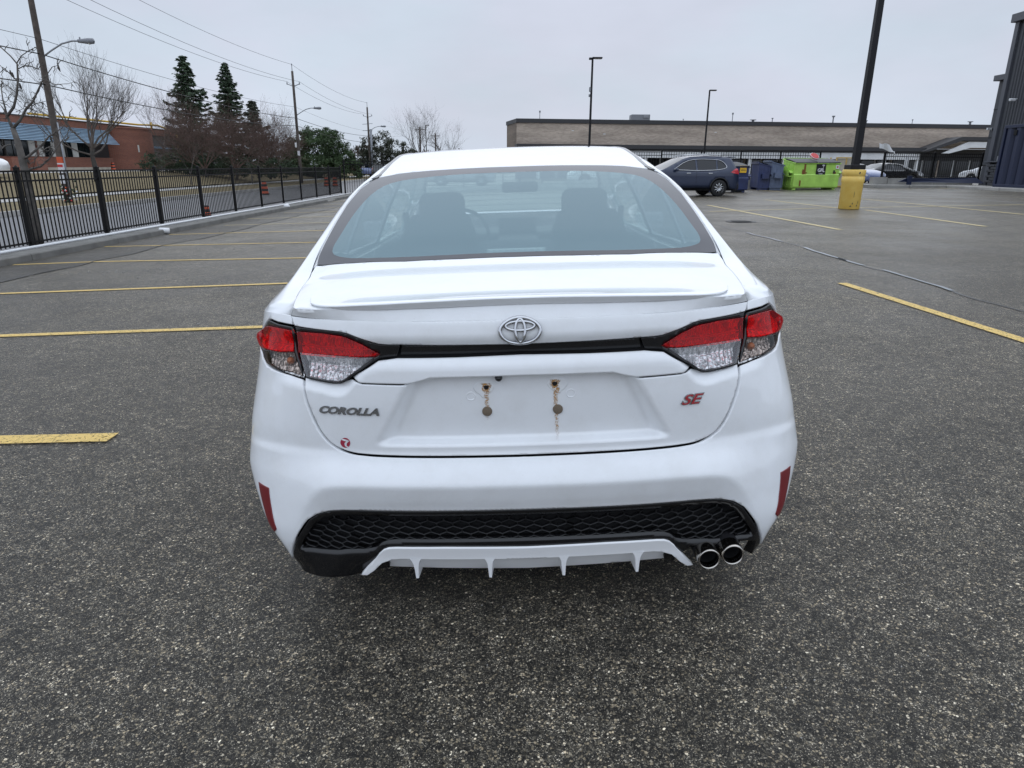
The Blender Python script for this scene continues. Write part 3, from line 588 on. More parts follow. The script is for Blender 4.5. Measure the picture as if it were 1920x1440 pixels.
    OCc = [(.905, .853), (.84, .858), (.732, .863), (.692, .803), (.778, .812), (.864, .822), (.90, .837)]
    def out_lens(u, z):      # the lamp stands proud with a small fin at its outer edge
        x, y, zz = shell(u, z); a = abs(u); k = .014*math.exp(-((a-.995)/.045)**2)*math.exp(-((z-.886)/.022)**2)
        return x+math.copysign(k, u), y-k*.3, zz
    OCc = offset_poly(OCc, -.0025)
    hs = panel('tail_lamp', PL(OL), out_lens, 'gloss_black', car, .012, off=-.001, holes=[PL(ORr), PL(OCc)], flange=.02, gap=.0015)
    tag(hs, None)
    def cone(depth, zc, hh, ribs, fn=shell, cell=None):
        def f(u, z):
            x, y, zz = fn(u, z); t = max(0, 1-abs(z-zc)/hh); d = .004+depth*t
            if ribs: d += .0022*abs(((abs(u)*ribs+(z-zc)*ribs*.6) % 1)-.5)*2
            if cell: d += .003*abs(((z*cell) % 1)-.5)*2
            n = fnormal(fn, u, z); return x-n.x*d, y-n.y*d, zz-n.z*d
        return f
    panel('reflector', PL(offset_poly(ORr, -.004)), cone(.024, .893, .04, 55, out_lens), 'red_core', hs, .006, flange=0, lip=0)
    panel('reflector', PL(offset_poly(OCc, -.004)), cone(.022, .845, .045, 90, out_lens, 120), 'crystal', hs, .005, flange=0, lip=0)
    panel('red_lens', PL(ORr), out_lens, 'lens_red', hs, .012, off=.0025, flange=.004)
    panel('clear_lens', PL(OCc), out_lens, 'lens_smoke', hs, .012, off=.0025, flange=.004)
    bb = MB()
    for (uu, zz_, r_) in ((.865, .898, .024),):
        c = Vector(out_lens(sgn*uu, zz_)); n = fnormal(out_lens, sgn*uu, zz_); T1 = n.orthogonal().normalized(); T2 = n.cross(T1)
        for k_ in range(3):
            rr = r_*(1-.3*k_); bb.tube([c-n*(.006+.003*k_)+(T1*math.cos(a)+T2*math.sin(a))*rr for a in [i*math.pi/10 for i in range(20)]], .0016, 5, closed=True)
    bb.build('lamp_ring', 'chrome', hs)
    bm_ = MB(); c = Vector(out_lens(sgn*.745, .835)); bm_.lathe([(.0005, -.014), (.011, -.008), (.013, 0), (.009, .008)], (c.x, c.y+.018, c.z), 'Y', 12); bm_.build('amber_bulb', 'amber', hs)
    for k_ in range(3):
        za, zb_ = .900-.010*k_, .8975-.010*k_
        panel('light_guide', PL([(.745, za), (.99, za), (.99, zb_), (.745, zb_)]), out_lens, 'badge_red', hs, .02, off=-.004, flange=.003, lip=0) if k_ == 1 else None
    # inner tail lamp on the lid
    IL = LT+LB+[(.699, .875)]
    IL = [(a-.003 if a > .66 else a, b) for a, b in IL]
    IR = [(.715, .927), (.622, .929), (.559, .925), (.536, .921), (.486, .904), (.46, .891), (.433, .877), (.443, .873), (.537, .874), (.613, .874), (.698, .873)]
    IC = [(.690, .867), (.612, .868), (.536, .867), (.452, .865), (.512, .821), (.531, .806), (.548, .799), (.577, .799), (.660, .805)]
    IR, IC = offset_poly(IR, -.0035), offset_poly(IC, -.0030)
    hi_ = panel('tail_lamp', PL(IL), lampf, 'gloss_black', car, .012, off=.002, holes=[PL(IR), PL(IC)], flange=.02)
    panel('reflector', PL(offset_poly(IR, -.004)), cone(.026, .893, .036, 62, lampf), 'red_core', hi_, .0055, flange=0, lip=0)
    panel('reflector', PL(offset_poly(IC, -.004)), cone(.024, .842, .045, 75, lampf, 110), 'crystal', hi_, .005, flange=0, lip=0)
    panel('light_guide', PL([(.700, .897), (.47, .893), (.452, .889), (.700, .8925)]), lampf, 'badge_red', hi_, .02, off=-.002, flange=.003, lip=0)
    mb = MB()
    for k_ in range(26):
        uu = .695-k_*.0095; top_z = .889; 
        a_, b_, c_, d_ = [Vector(lampf(sgn*q, z))-fnormal(lampf, sgn*q, z)*(-.001 if i_ < 2 else .012) for i_, (q, z) in enumerate(((uu, top_z), (uu-.007, .877), (uu-.006, .877), (uu+.001, top_z)))]
        mb.add([a_, b_, c_, d_], [(0, 1, 2, 3)])
        if uu > .51: e_ = [Vector(lampf(sgn*q, z))-fnormal(lampf, sgn*q, z)*(-.001 if i_ < 2 else .010) for i_, (q, z) in enumerate(((uu, .924), (uu-.002, .899), (uu-.002, .899), (uu, .924)))]; mb.add(e_, [(0, 1, 2, 3)])
    mb.build('optic_ribs', 'red_core', hi_, fix=False)
    panel('red_lens', PL(IR), lampf, 'lens_red', hi_, .012, off=.0055, flange=.004)
    panel('clear_lens', PL(IC), lampf, 'lens_clear', hi_, .012, off=.0055, flange=.004)
    # bumper reflectors
    # wheels
    for wy, nm in ((.95, 'rear_wheel'), (3.65, 'front_wheel')):
        mb = MB(); xs = sgn*.86
        mb.lathe([(.20, -.20), (.30, -.205), (.325, -.18), (.33, -.10), (.325, -.03), (.30, -.005), (.21, -.012)], (sgn*.87 if sgn > 0 else -.87+.21, wy, .33), 'X', 36)
        tyre = mb.build('wheel', 'rubber', car); mb = MB(); cx = sgn*.84
        mb.lathe([(.205, .03), (.20, 0), (.20, -.15)], (cx if sgn > 0 else cx+.12, wy, .33), 'X', 30)
        for k_ in range(10):
            a = k_*math.pi/5; mb.tube([(cx, wy+.03*math.cos(a), .33+.03*math.sin(a)), (cx, wy+.2*math.cos(a+.06), .33+.2*math.sin(a+.06))], [.022, .014], 6)
        mb.build('rim', 'alloy', tyre)
    # door mirror
    mb = MB(); mb.bbox((sgn*.965, 3.12, .99), (.20, .10, .13), .03, seg=3); mb.build('door_mirror', W_, car)
    for yy in (1.72, 2.62):
        p = Vector(shell(sgn*u_at(yy, .80), .80)); MB().bbox((p.x+sgn*.012, p.y+.08, .80), (.025, .20, .028), .01, seg=2).build('door_handle', W_, car)
    panel('headlamp', PL([(u_at(4.15, .7), .68), (u_at(4.5, .7), .66), (u_at(4.5, .7), .74), (u_at(4.1, .7), .78)]), shell, 'lamp_clear', car, .04, off=.004)
for pl in ([(.893, .443), (.824, .437), (.835, .41), (.853, .368), (.886, .309), (.925, .296), (.955, .300), (.925, .356), (.908, .40)],):
    for q in (pl, mirror_poly(pl)):
        panel('bumper_reflector', q, shell, 'red_plastic', car, .01, off=.0025, flange=.008)
# black lower insert with its mesh
def ins_half(right):
    top_ = [(0, .3955), (.215, .3955), (.502, .3945), (.555, .3925), (.600, .388), (.644, .3775), (.688, .3565), (.739, .320), (.817, .269), (.907, .218), (.95, .188), (.975, .160)]
    if right: bot = [(.955, .148), (.925, .156), (.890, .190), (.865, .222), (.80, .228), (.575, .222), (.555, .200), (.540, .158), (.50, .170), (.50, .235)]
    else: bot = [(.955, .146), (.80, .141), (.60, .143), (.54, .160), (.50, .170), (.50, .235)]
    return top_+bot+[(.46, .252), (0, .252)]
hm = [(0, .380), (.50, .380), (.595, .373), (.635, .362), (.675, .344), (.725, .308), (.79, .268), (.825, .247), (.79, .243), (.56, .243), (.515, .252), (.485, .272), (.45, .285), (.40, .288), (0, .288)]
L_ = ins_half(False); R_2 = ins_half(True)
insp = [(-a, b) for a, b in L_[:-1]][::-1]+R_2[:-1]
insp = [(-a, b) for a, b in L_[1:-1]][::-1]; insp = insp+[(0, .3955)]+R_2[1:-1]+[(0, .252)]
hole = sym(hm)
def insf(u, z):
    x, y, zz = shell(u, z); return x, y-.001, zz
ins = panel('bumper_insert', insp, insf, 'gloss_black', car, .014, off=-.004, holes=[hole], flange=.03)
def depthfn(d):
    def f(u, z):
        x, y, zz = shell(u, z); k = min(1, abs(u)/.9); return x*(1-d*.4*k), y+d, zz
    return f
panel('mesh_backing', offset_poly(hole, -.012), depthfn(.040), 'dark_void', ins, .04, flange=0, lip=0)
mb = MB(); wq, h1, h2 = .0505, .0052, .0148; pitch = h1+h2; seen = set(); df = depthfn(.016); hh_ = offset_poly(hole, -.004)
for r in range(-1, 9):
    for c in range(-19, 20):
        cx = c*wq+(wq/2 if r % 2 else 0); cz = .262+r*pitch
        pts = [(cx-wq/2, cz-h1), (cx, cz-h2), (cx+wq/2, cz-h1), (cx+wq/2, cz+h1), (cx, cz+h2), (cx-wq/2, cz+h1)]
        for i in range(6):
            a, b = pts[i], pts[(i+1) % 6]; key = tuple(sorted([(round(a[0], 3), round(a[1], 3)), (round(b[0], 3), round(b[1], 3))]))
            if key in seen: continue
            seen.add(key)
            if not (inside(a, hh_) and inside(b, hh_)): continue
            A, B_ = Vector(df(*a)), Vector(df(*b)); k = .0015 if i != 2 and i != 5 else .0019
            n_ = Vector((0, -1, 0)); sdv = (B_-A).cross(n_).normalized()*k
            q = [A+sdv, B_+sdv, B_-sdv, A-sdv]; q2 = [p-n_*.012 for p in q]; mid = [A+n_*.0018, B_+n_*.0018]
            mb.add([q[0], q[1], mid[1], mid[0], q[3], q[2], q2[0], q2[1], q2[2], q2[3]], [(0, 1, 2, 3), (3, 2, 5, 4), (0, 6, 7, 1), (4, 5, 8, 9)])
mb.build('grille_mesh', 'mesh_black', ins)
# white diffuser with four fins
def dfn(u, z):
    x, y, zz = shell(u, max(z, .225)); return x, y-.004+.10*max(0, .225-z), z
def dfn2(u, z):
    x, y, zz = shell(u, .225); return x, y+.016+.55*max(0, .225-z), z
da = [(0, .261), (.262, .266), (.436, .265), (.462, .263), (.484, .255), (.508, .238), (.538, .207), (.588, .155), (.566, .153), (.538, .172), (.505, .203), (.47, .216), (.44, .220), (0, .216)]
df_ = MB(); panel('', sym(da), dfn, None, None, .014, into=df_, flange=.018)
db = [(0, .222), (.44, .226), (.48, .222), (.510, .205), (.548, .172), (.535, .158), (0, .140)]
panel('', sym(db), dfn2, None, None, .02, into=df_, flange=.02)
dif = df_.build('rear_diffuser', mat('diffuser_white', (.86, .87, .88), .45, coat=.3, bump=(500, .08, .0004)), car, fix=False)
for fx in (-.352, -.117, .117, .352):
    f0 = Vector(dfn(fx, .222)); yb = Vector(dfn2(fx, .15)).y; mb = MB()
    sec = []
    for z_, w_ in ((.224, .036), (.214, .024), (.202, .0155), (.178, .0115), (.148, .0085)):
        yy = f0.y-.0015+(.224-z_)*.10; sec.append([(fx-w_/2, yy, z_), (fx+w_/2, yy, z_), (fx+w_*1.3, yb+.02, z_), (fx-w_*1.3, yb+.02, z_)])
    vs_ = [p for s_ in sec for p in s_]; fs_ = [(i*4+k, (i+1)*4+k, (i+1)*4+(k+1) % 4, i*4+(k+1) % 4) for i in range(4) for k in range(4)]+[(16, 17, 18, 19)]
    mb.add(vs_, fs_); mb.build('diffuser_fin', MATS['diffuser_white'], dif)
# exhaust
for ex, ez in ((.572, .211), (.645, .224)):
    mb = MB(); mb.lathe([(.0285, .03), (.0295, .004), (.0315, -.003), (.0345, .000), (.036, .010), (.036, .05)], (ex, .020, ez-.006), 'Y', 32); t_ = mb.build('exhaust_tip', mat('exhaust_steel', (.5, .47, .43), .16, 1), car)
    mb = MB(); mb.lathe([(.0001, .12), (.029, .12), (.0292, .012)], (ex, .020, ez-.006), 'Y', 24); mb.build('exhaust_bore', 'dark_void', t_); MB().lathe([(.0362, .046), (.0368, .055), (.036, .20)], (ex, .020, ez-.006), 'Y', 24).build('exhaust_pipe', 'matte_black', car)
MB().bbox((.62, .26, .215), (.22, .20, .12), .03, seg=2).build('silencer', 'matte_black', car)
# rear window
fo = [(0, .600), (.2, .603), (.4, .618), (.6, .658), (.71, .690), (.735, .703), (.7425, .720), (.744, .755), (.732, .86), (.7185, .97), (.699, 1.11), (.667, 1.25), (.63, 1.322), (.60, 1.352), (.5, 1.366), (.3, 1.356), (0, 1.346)]
fi = chaikin([(0, .627), (.2, .629), (.407, .642), (.586, .678), (.659, .713), (.692, .745), (.695, .79), (.682, .843), (.659, .973), (.63, 1.086), (.596, 1.18), (.551, 1.243), (.477, 1.268), (.3, 1.275), (0, 1.268)], 1)
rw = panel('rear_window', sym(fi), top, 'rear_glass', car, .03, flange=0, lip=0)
panel('frit_border', sym(fo), top, 'frit', rw, .03, off=-.0, holes=[sym(fi)], flange=0, lip=0)
for k in range(13):
    yy = .68+k*.0455; xe = .66-.13*max(0, (yy-.75)/.5)**1.3-(.14 if k == 0 else 0); pts = [(x*xe/10, yy+.10*(x*xe/10)**2*.8) for x in range(-10, 11)]
    MB().tube([Vector(top(a, b))-Vector((0, 0, .005)) for a, b in pts], .0007, 4).build('heater_line', mat('heater_line', (.05, .03, .02), .6), rw)
for xx in (-.40, .40):
    MB().tube([Vector(top(xx*(1-.28*(y-.66)), y))-Vector((0, 0, .005)) for y in [.66+i*.06 for i in range(10)]], .0007, 4).build('heater_line', MATS['heater_line'], rw)
# roof, windscreen, bonnet
rf = [(0, 1.350), (.3, 1.360), (.5, 1.370), (.602, 1.357), (EX(1.38)-.002, 1.385), (EX(1.5)-.002, 1.5), (EX(1.7)-.002, 1.7), (EX(2.0)-.002, 2.0), (EX(2.5)-.002, 2.5), (EX(3.0)-.002, 3.0), (.56, 3.13), (.3, 3.17), (0, 3.18)]
panel('roof', sym(rf), top, W_, car, .035, flange=.008)
panel('windscreen', sym([(0, 3.185), (.3, 3.175), (.565, 3.135), (.63, 3.4), (.69, 3.95), (.4, 3.97), (0, 3.98)]), top, 'car_glass', car, .08, flange=0, lip=0)
panel('bonnet', sym([(0, 4.0), (.4, 3.99), (.69, 3.96), (.655, 4.3), (.60, 4.6), (0, 4.62)]), top, W_, car, .08)
fb = MB(); fb.bbox((0, 4.50, .50), (1.45, .30, .55), .1, seg=3); fb.build('front_bumper', W_, car)
# dark lining behind the sheet metal, floor, headliner
lm = MB(); U1 = u_at(4.2); panel('', [(-U1, .19), (U1, .19), (U1, .93), (-U1, .93)], shell, None, None, .09, off=-.05, flange=0, lip=0, into=lm)
lm.build('inner_lining', 'dark_void', car, fix=False)
MB().bbox((0, 2.35, .20), (1.45, 4.1, .05), .02).build('floor_pan', 'dark_void', car)
panel('headliner', sym([(0, 1.37), (.58, 1.42), (.56, 3.1), (0, 3.15)]), top, 'shelf', car, .12, off=-.035, flange=0, lip=0)
panel('parcel_shelf', sym([(0, .66), (.66, .74), (.66, 1.42), (0, 1.42)]), lambda x, y: (x, y, 1.0+.04*sst(1.3, .7, y)), 'shelf', car, .1, flange=.02, lip=0)
bl = fbox(car, 'brake_lamp_housing', (0, .86, 1.075), (.30, .10, .09), 'shelf', .02, seg=2)
MB().bbox((0, .808, 1.086), (.225, .012, .022), .003).build('brake_lens', mat('brake_lens', (.5, .52, .50), .25, coat=1), bl)
for i in range(9): MB().bbox((-.096+.024*i, .801, 1.086), (.012, .006, .014), .002).build('brake_diode', 'lamp_clear', bl)
for sx in (-1, 1):
    st = fbox(car, 'front_seat', (sx*.45, 2.36, .78), (.44, .14, .60), 'seat', .06, seg=3)
    fbox(st, 'seat_shoulder', (sx*.44, 2.34, 1.03), (.38, .12, .22), 'seat', .055, seg=3); fbox(st, 'headrest', (sx*.42, 2.32, 1.16), (.27, .11, .20), 'seat', .05, seg=3)
    fbox(car, 'rear_headrest', (sx*.38, 1.42, 1.01), (.26, .12, .07), 'seat', .03, seg=3)
    # seat belt webbing by the pillar and a bright buckle guide
    MB().tube([(sx*.62, 2.2, 1.16), (sx*.60, 2.15, .9)], .018, 6).build('seat_belt', 'shelf', car)
fbox(car, 'rear_seat', (0, 1.50, .74), (1.25, .16, .50), 'seat', .06, seg=3)
fbox(car, 'dashboard', (0, 3.42, .84), (1.40, .50, .20), 'dash', .06, seg=3)
fbox(car, 'touch_screen', (.03, 3.20, .985), (.27, .03, .12), 'dash', .01, seg=2); fbox(car, 'centre_console', (.03, 2.9, .80), (.30, .6, .26), 'dash', .05, seg=2)
mir = fbox(car, 'interior_mirror', (.05, 2.86, 1.262), (.24, .03, .068), 'dash', .018, seg=2); MB().tube([(.05, 2.86, 1.29), (.05, 2.95, 1.36)], .008, 6).build('mirror_stalk', 'dash', mir)
MB().tube([(-.36+.185*math.cos(a), 3.02+.03*math.sin(a), .94+.175*math.sin(a)) for a in [i*math.pi/14 for i in range(28)]], .014, 6, closed=True).build('steering_wheel', 'dash', car)
# lip spoiler
def spoil():
    xs = [i/40*.655 for i in range(41)]; YB = PW([(0, .094), (.2, .097), (.365, .108), (.50, .132), (.561, .153), (.61, .185), (.634, .213), (.649, .24), (.656, .28)])
    rows = []
    for x in [-a for a in xs[::-1]]+xs[1:]:
        a = abs(x); yb = YB(a); base = Vector(top(x, yb+.012)); k = 1-(a/.66)**3; h = .006+.015*k
        lipp = Vector((x, yb+.004, base.z+h)); b2 = Vector((x, yb+.017, base.z-.004))
        yf = yb+.15; fr = Vector(top(x, yf)); pts = [b2, base+Vector((0, -.002, h*.25)), lipp+Vector((0, .001, -.004)), lipp+Vector((0, .003, -.001)), lipp+Vector((0, .007, .0))]
        for q in (.08, .16, .25, .35, .46, .58, .7, .82, .92, 1.0):
            y = lerp(yb+.011, yf, q); zt = top(x, y)[2]; zz = zt+(base.z+h-top(x, yb+.011)[2])*(1-q)**2+.0012*(1-q)+.0003; pts.append(Vector((x, y, zz)))
        pts.append(Vector((x, yf+.004, top(x, yf+.004)[2]-.004))); rows.append(pts)
    n = len(rows[0]); mb = MB(); fs = [(i*n+j, i*n+j+1, (i+1)*n+j+1, (i+1)*n+j) for i in range(len(rows)-1) for j in range(n-1)]; fs += [tuple(range(n)), tuple((len(rows)-1)*n+j for j in range(n))[::-1]]
    mb.add([p for r in rows for p in r], fs, True); o = mb.build('lip_spoiler', W_, car)
    me = o.data
    for e in me.edges: pass
    bm = bmesh.new(); bm.from_mesh(me)
    for e in bm.edges:
        if len(e.link_faces) == 2 and e.calc_face_angle() > .6: e.smooth = False
    bm.to_mesh(me); bm.free()
spoil()
# emblem, lettering, sticker
def onshell(u, z, d): n = fnormal(shell, u, z); return Vector(shell(u, z))+n*d
def ell(cu, cz, ru, rz, r, m=48, name='', flat=.6):
    return [onshell(cu+ru*math.cos(t), cz+rz*math.sin(t), .006) for t in [i*2*math.pi/m for i in range(m)]]
mb = MB(); mb.tube(ell(0, .943, .0600, .0350, 1), .0056, 8, closed=True); mb.tube(ell(0, .943+.0135, .043, .0125, 1), .0045, 8, closed=True); mb.tube(ell(0, .943+.001, .0145, .0305, 1), .0050, 8, closed=True)
mb.build('emblem', 'chrome', car)
pts = [(.066*math.cos(t), .943+.046*math.sin(t)) for t in [i*2*math.pi/40 for i in range(40)]]
def map_text(me, u0, z0, name, m, parent, out=.001, tilt=0):
    for v in me.vertices:
        x, y = v.co.x*math.cos(tilt)-v.co.y*math.sin(tilt), v.co.x*math.sin(tilt)+v.co.y*math.cos(tilt)
        v.co = onshell(u0+x, z0+y, out+v.co.z)
    me.update(); return link(name, me, parent, m)
map_text(text_mesh('COROLLA', .0305, .0022, .28, .0013, 1.36), -.513, .7085, 'lettering', mat('badge_chrome', (.38, .39, .41), .18, 1), car, .002, 0)
map_text(text_mesh('SE', .042, .0018, .45, .0022, 1.42), .488, .7135, 'trim_badge', 'chrome', car, .0015); b_ = map_text(text_mesh('SE', .042, .0008, .45, .0002, 1.42), .488, .7135, 'badge_face', 'badge_red', car, .0045)
st = panel('round_sticker', [(-.519+.0155*math.cos(t), .606+.0165*math.sin(t)) for t in [i*math.pi/12 for i in range(24)]], shell, mat('sticker_red', (.33, .02, .05), .5), car, .006, off=.0008, flange=0, lip=0)
panel('sticker_mark', [(-.534, .617), (-.528, .6195), (-.512, .616), (-.506, .613), (-.514, .605), (-.515, .597), (-.508, .5925), (-.512, .591), (-.520, .595), (-.5215, .604), (-.516, .611), (-.523, .6125)], shell, 'paper', st, .01, off=.0014, flange=0, lip=0)
# number plate recess: bolt holes, foam discs, dimples, rust
rust_m = bpy.data.materials.new('rust_run'); rust_m.use_nodes = True
def _():
    n, l = NN(rust_m); p = n['Principled BSDF']; o = n['Material Output']; g = n.new('ShaderNodeNewGeometry'); p.inputs['Roughness'].default_value = .8
    t = n.new('ShaderNodeTexNoise'); t.inputs['Scale'].default_value = 260; t.inputs['Detail'].default_value = 5; l.new(g.outputs['Position'], t.inputs['Vector'])
    c = n.new('ShaderNodeValToRGB'); c.color_ramp.elements[0].color = (.30, .12, .03, 1); c.color_ramp.elements[1].color = (.60, .36, .12, 1); l.new(t.outputs[0], c.inputs[0]); l.new(c.outputs[0], p.inputs['Base Color'])
    at_ = n.new('ShaderNodeAttribute'); at_.attribute_name = 'cover'; r = n.new('ShaderNodeMapRange'); r.inputs[1].default_value = .38; r.inputs[2].default_value = .62; l.new(t.outputs[0], r.inputs[0])
    m_ = n.new('ShaderNodeMath'); m_.operation = 'MULTIPLY'; l.new(r.outputs[0], m_.inputs[0]); l.new(at_.outputs['Fac'], m_.inputs[1])
    tr = n.new('ShaderNodeBsdfTransparent'); x = n.new('ShaderNodeMixShader'); l.new(m_.outputs[0], x.inputs[0]); l.new(tr.outputs[0], x.inputs[1]); l.new(p.outputs[0], x.inputs[2]); l.new(x.outputs[0], o.inputs[0])
_(); M['rust_run'] = rust_m
def stain(name, u0, z0, z1, w0, w1, c0, c1, lean=0):
    nx, nz = 6, 16; mb = MB(); vs_ = []; cov = []
    for j in range(nz+1):
        q = j/nz; z = lerp(z0, z1, q); w_ = lerp(w0, w1, q)
        for i in range(nx+1):
            s_ = i/nx*2-1; wob = .002*math.sin(z*300+u0*50); vs_.append(onshell(u0+lean*q+wob+s_*w_, z, .0019)); cov.append(lerp(c0, c1, q)*(1-s_*s_)*min(1, q*8)*min(1, (1-q)*4))
    mb.add(vs_, [(j*(nx+1)+i, j*(nx+1)+i+1, (j+1)*(nx+1)+i+1, (j+1)*(nx+1)+i) for j in range(nz) for i in range(nx)], True); me = mb.mesh(name)
    a = me.attributes.new('cover', 'FLOAT', 'POINT'); a.data.foreach_set('value', cov); return link(name, me, car, 'rust_run')
for sx, hz_ in ((-1, .772), (1, .777)):
    hu = -.104 if sx < 0 else .097; du = -.1025 if sx < 0 else .103; dz = .697
    pad = panel('bolt_pad', [(hu+.030*math.cos(t)*(1-.25*max(0, -math.sin(t)))+(-.008*sx*-1), hz_-.003+.022*math.sin(t)-(.008 if abs(t-4.7) < .5 else 0)) for t in [i*math.pi/9 for i in range(18)]], shell, W_, car, .008, off=.0012, flange=.003)
    panel('bolt_hole', [(hu+.0075*math.cos(t)*(1+.2*math.sin(3*t)), hz_+.0075*math.sin(t)*(1+.15*math.cos(2*t))) for t in [i*math.pi/8 for i in range(16)]], shell, 'dark_void', pad, .004, off=.0026, flange=0, lip=0)
    stain('rust_stain', hu, hz_+.014, hz_-.017, .017, .012, 1.8, 1.8); stain('rust_stain', hu, hz_-.008, dz-.03 if sx < 0 else dz-.10, .008, .005, 1.1, .6, .002)
    if sx > 0: stain('rust_stain', hu+.002, hz_-.005, hz_-.030, .008, .007, 2.2, 2.0, .009)
    mb = MB(); c = onshell(du, dz, 0); n = fnormal(shell, du, dz); mb.lathe([(.0001, -.0055), (.0125, -.0055), (.0150, -.0035), (.0152, .001)], (c.x, c.y, c.z), 'Y', 20); mb.build('foam_disc', 'disc', car)
    cu = hu+sx*.046; MB().tube([onshell(cu+.0125*math.cos(t), .745+.0125*math.sin(t), -.0005) for t in [i*math.pi/12 for i in range(24)]], .0022, 8, closed=True).build('dimple', W_, car)
c = onshell(-.067, .803, 0); MB().lathe([(.0001, -.012), (.006, -.011), (.0095, -.006), (.0115, .002)], (c.x, c.y-.018, c.z+.002), 'Y', 16).build('reversing_camera', 'gloss_black', car)
# ------------------------------------------------------------------ ground, road, lawn
def sheet(name, xs, ys, zf, m, kind='structure'):
    mb = MB(); n = len(xs); mb.add([(x, y, zf(x, y)) for y in ys for x in xs], [(j*n+i, j*n+i+1, (j+1)*n+i+1, (j+1)*n+i) for j in range(len(ys)-1) for i in range(n-1)], True)
    return tag(mb.build(name, m, fix=False), kind=kind)
def fr(a, b, n): return [a+(b-a)*i/n for i in range(n+1)]
KX = -8.78
lot = sheet('parking_lot', [KX-.1]+fr(-8, 2, 10)+fr(3, 30, 9)+[60], fr(-12, 130, 30), lambda x, y: gz(x)+.35*sst(46, 70, y)*sst(2, 20, x)*0, 'asphalt')
# old patch along the kerb: a sheet with a ragged edge, 4 mm above
px_edge = [(-7.3, 8.2), (-7.55, 9.4), (-7.35, 10.0), (-7.5, 10.6), (-7.25, 11.4), (-7.42, 12.3), (-7.2, 13.4), (-7.5, 14.3), (-7.35, 15.3), (-7.1, 16.2), (-7.25, 17.3), (-7.05, 18.6), (-7.3, 20.1), (-7.1, 22.0), (-7.3, 24.0), (-7.0, 27), (-7.2, 30), (-7.0, 34)]
px_edge = chaikin(px_edge, 2)
px_edge = [(x+.05*mnoise.noise(Vector((x*3, y*4, 1))), y) for x, y in px_edge]
mb = MB(); n = len(px_edge); mb.add([(KX+.0, y, gz(KX)+.004) for x, y in px_edge]+[(x, y, gz(x)+.004) for x, y in px_edge], [(i, n+i, n+i+1, i+1) for i in range(n-1)])
tag(mb.build('asphalt_patch', 'asphalt_old', lot, fix=False), kind=None)
def strip(name, pts, wd, m, parent, dz=.008, wob=0):
    """painted line or seam laid on the lot along pts"""
    P = []; 
    for i in range(len(pts)-1):
        a, b = Vector(pts[i]), Vector(pts[i+1]); k = max(1, int((b-a).length/.25))
        P += [a.lerp(b, j/k) for j in range(k)]
    P.append(Vector(pts[-1])); vs_ = []
    for i, p in enumerate(P):
        t = (P[min(i+1, len(P)-1)]-P[max(i-1, 0)]).normalized(); nn = Vector((-t.y, t.x)); o = mnoise.noise(Vector((p.x*2, p.y*2, 5)))*wob
        for s in (-1, 1): q = p+nn*(s*wd/2*(1+(.6*mnoise.noise(Vector((p.x*5, p.y*5, 9+s))) if wob else 0))+o); vs_.append((q.x, q.y, gz(q.x)+dz))
    mb = MB(); mb.add(vs_, [(2*i, 2*i+2, 2*i+3, 2*i+1) for i in range(len(P)-1)]); return mb.build(name, m, parent)
Y_, YW, WW = 'yellow_line', 'yellow_worn', 'white_worn'
left_lines = [(Y_, [(-8.0, 3.62), (-2.25, 3.56)], .125), (Y_, [(-8.3, 6.18), (-2.25, 6.34)], .11), (Y_, [(-8.4, 8.72), (-2.6, 8.98)], .10),
              (Y_, [(-8.72, 11.93), (-7.3, 12.03), (-3.3, 11.66)], .09), (Y_, [(-8.72, 14.72), (-4.0, 14.3)], .085)]
for k, y in enumerate((17.3, 19.95, 22.6, 25.3, 28.0, 30.7, 33.4)): left_lines.append((YW if k else Y_, [(-8.6+.3*(k % 2), y+.05), (-7.2, y), (-3.2, y-.15)], .09))
for m_, p_, w_ in left_lines: strip('painted_line', p_, w_, m_, lot)
for m_, p_, w_ in [(Y_, [(3.90, 8.05), (4.07, 5.26), (4.25, 2.6)], .12), (YW, [(6.75, 24.4), (7.0, 14.9)], .13), (YW, [(10.0, 28), (10.35, 22.3)], .13), (YW, [(10.72, 21.4), (10.5, 15.5)], .13),
                   (YW, [(5.88, 21.03), (10.2, 22.5)], .13), (YW, [(10.8, 22.5), (17.2, 23.7)], .13), (YW, [(13.93, 28.45), (13.94, 19.13)], .13), (WW, [(17.2, 34.6), (18.3, 30.2), (17.6, 24.3)], .09),
                   (YW, [(23.0, 43.2), (24.6, 42.9)], .1), (YW, [(24.2, 41.0), (24.3, 38.6)], .1), (YW, [(13.4, 39.0), (13.55, 35.9)], .1), (YW, [(20.6, 38.5), (24.3, 39.6)], .09)]:
    strip('painted_line', p_, w_, m_, lot)
sp_ = [(4.7, 19), (4.82, 15.05), (4.9, 13.4), (4.94, 11.9), (4.86, 10.6), (4.84, 9.4), (4.95, 8.6), (4.89, 7.9), (4.80, 7.0), (4.86, 6.4), (4.95, 4.5), (4.8, 2.5)]
strip('tar_seam', sp_, .035, 'tar', lot, .004, .05); strip('seam_puddle', [(4.83, 14.4), (4.86, 13.6), (4.92, 12.6)], .05, 'puddle', lot, .009, .03); strip('seam_puddle', [(4.93, 11.7), (4.87, 10.6), (4.85, 9.5)], .06, 'puddle', lot, .009, .03); strip('seam_puddle', [(4.93, 9.1), (4.9, 8.3), (4.86, 7.5)], .05, 'puddle', lot, .009, .03)
strip('tar_seam', px_edge[::3], .03, 'tar', lot, .012, .06)
mb = MB(); mb.lathe([(.001, .0), (.30, .0), (.31, .004), (.36, .006), (.37, 0)], (5.62, 17.2, gz(5.62)+.006), 'Z', 28)
for i in range(6): mb.box((5.62, 17.0+.08*i, gz(5.62)+.012), (.46-.03*abs(i-2.5), .03, .008))
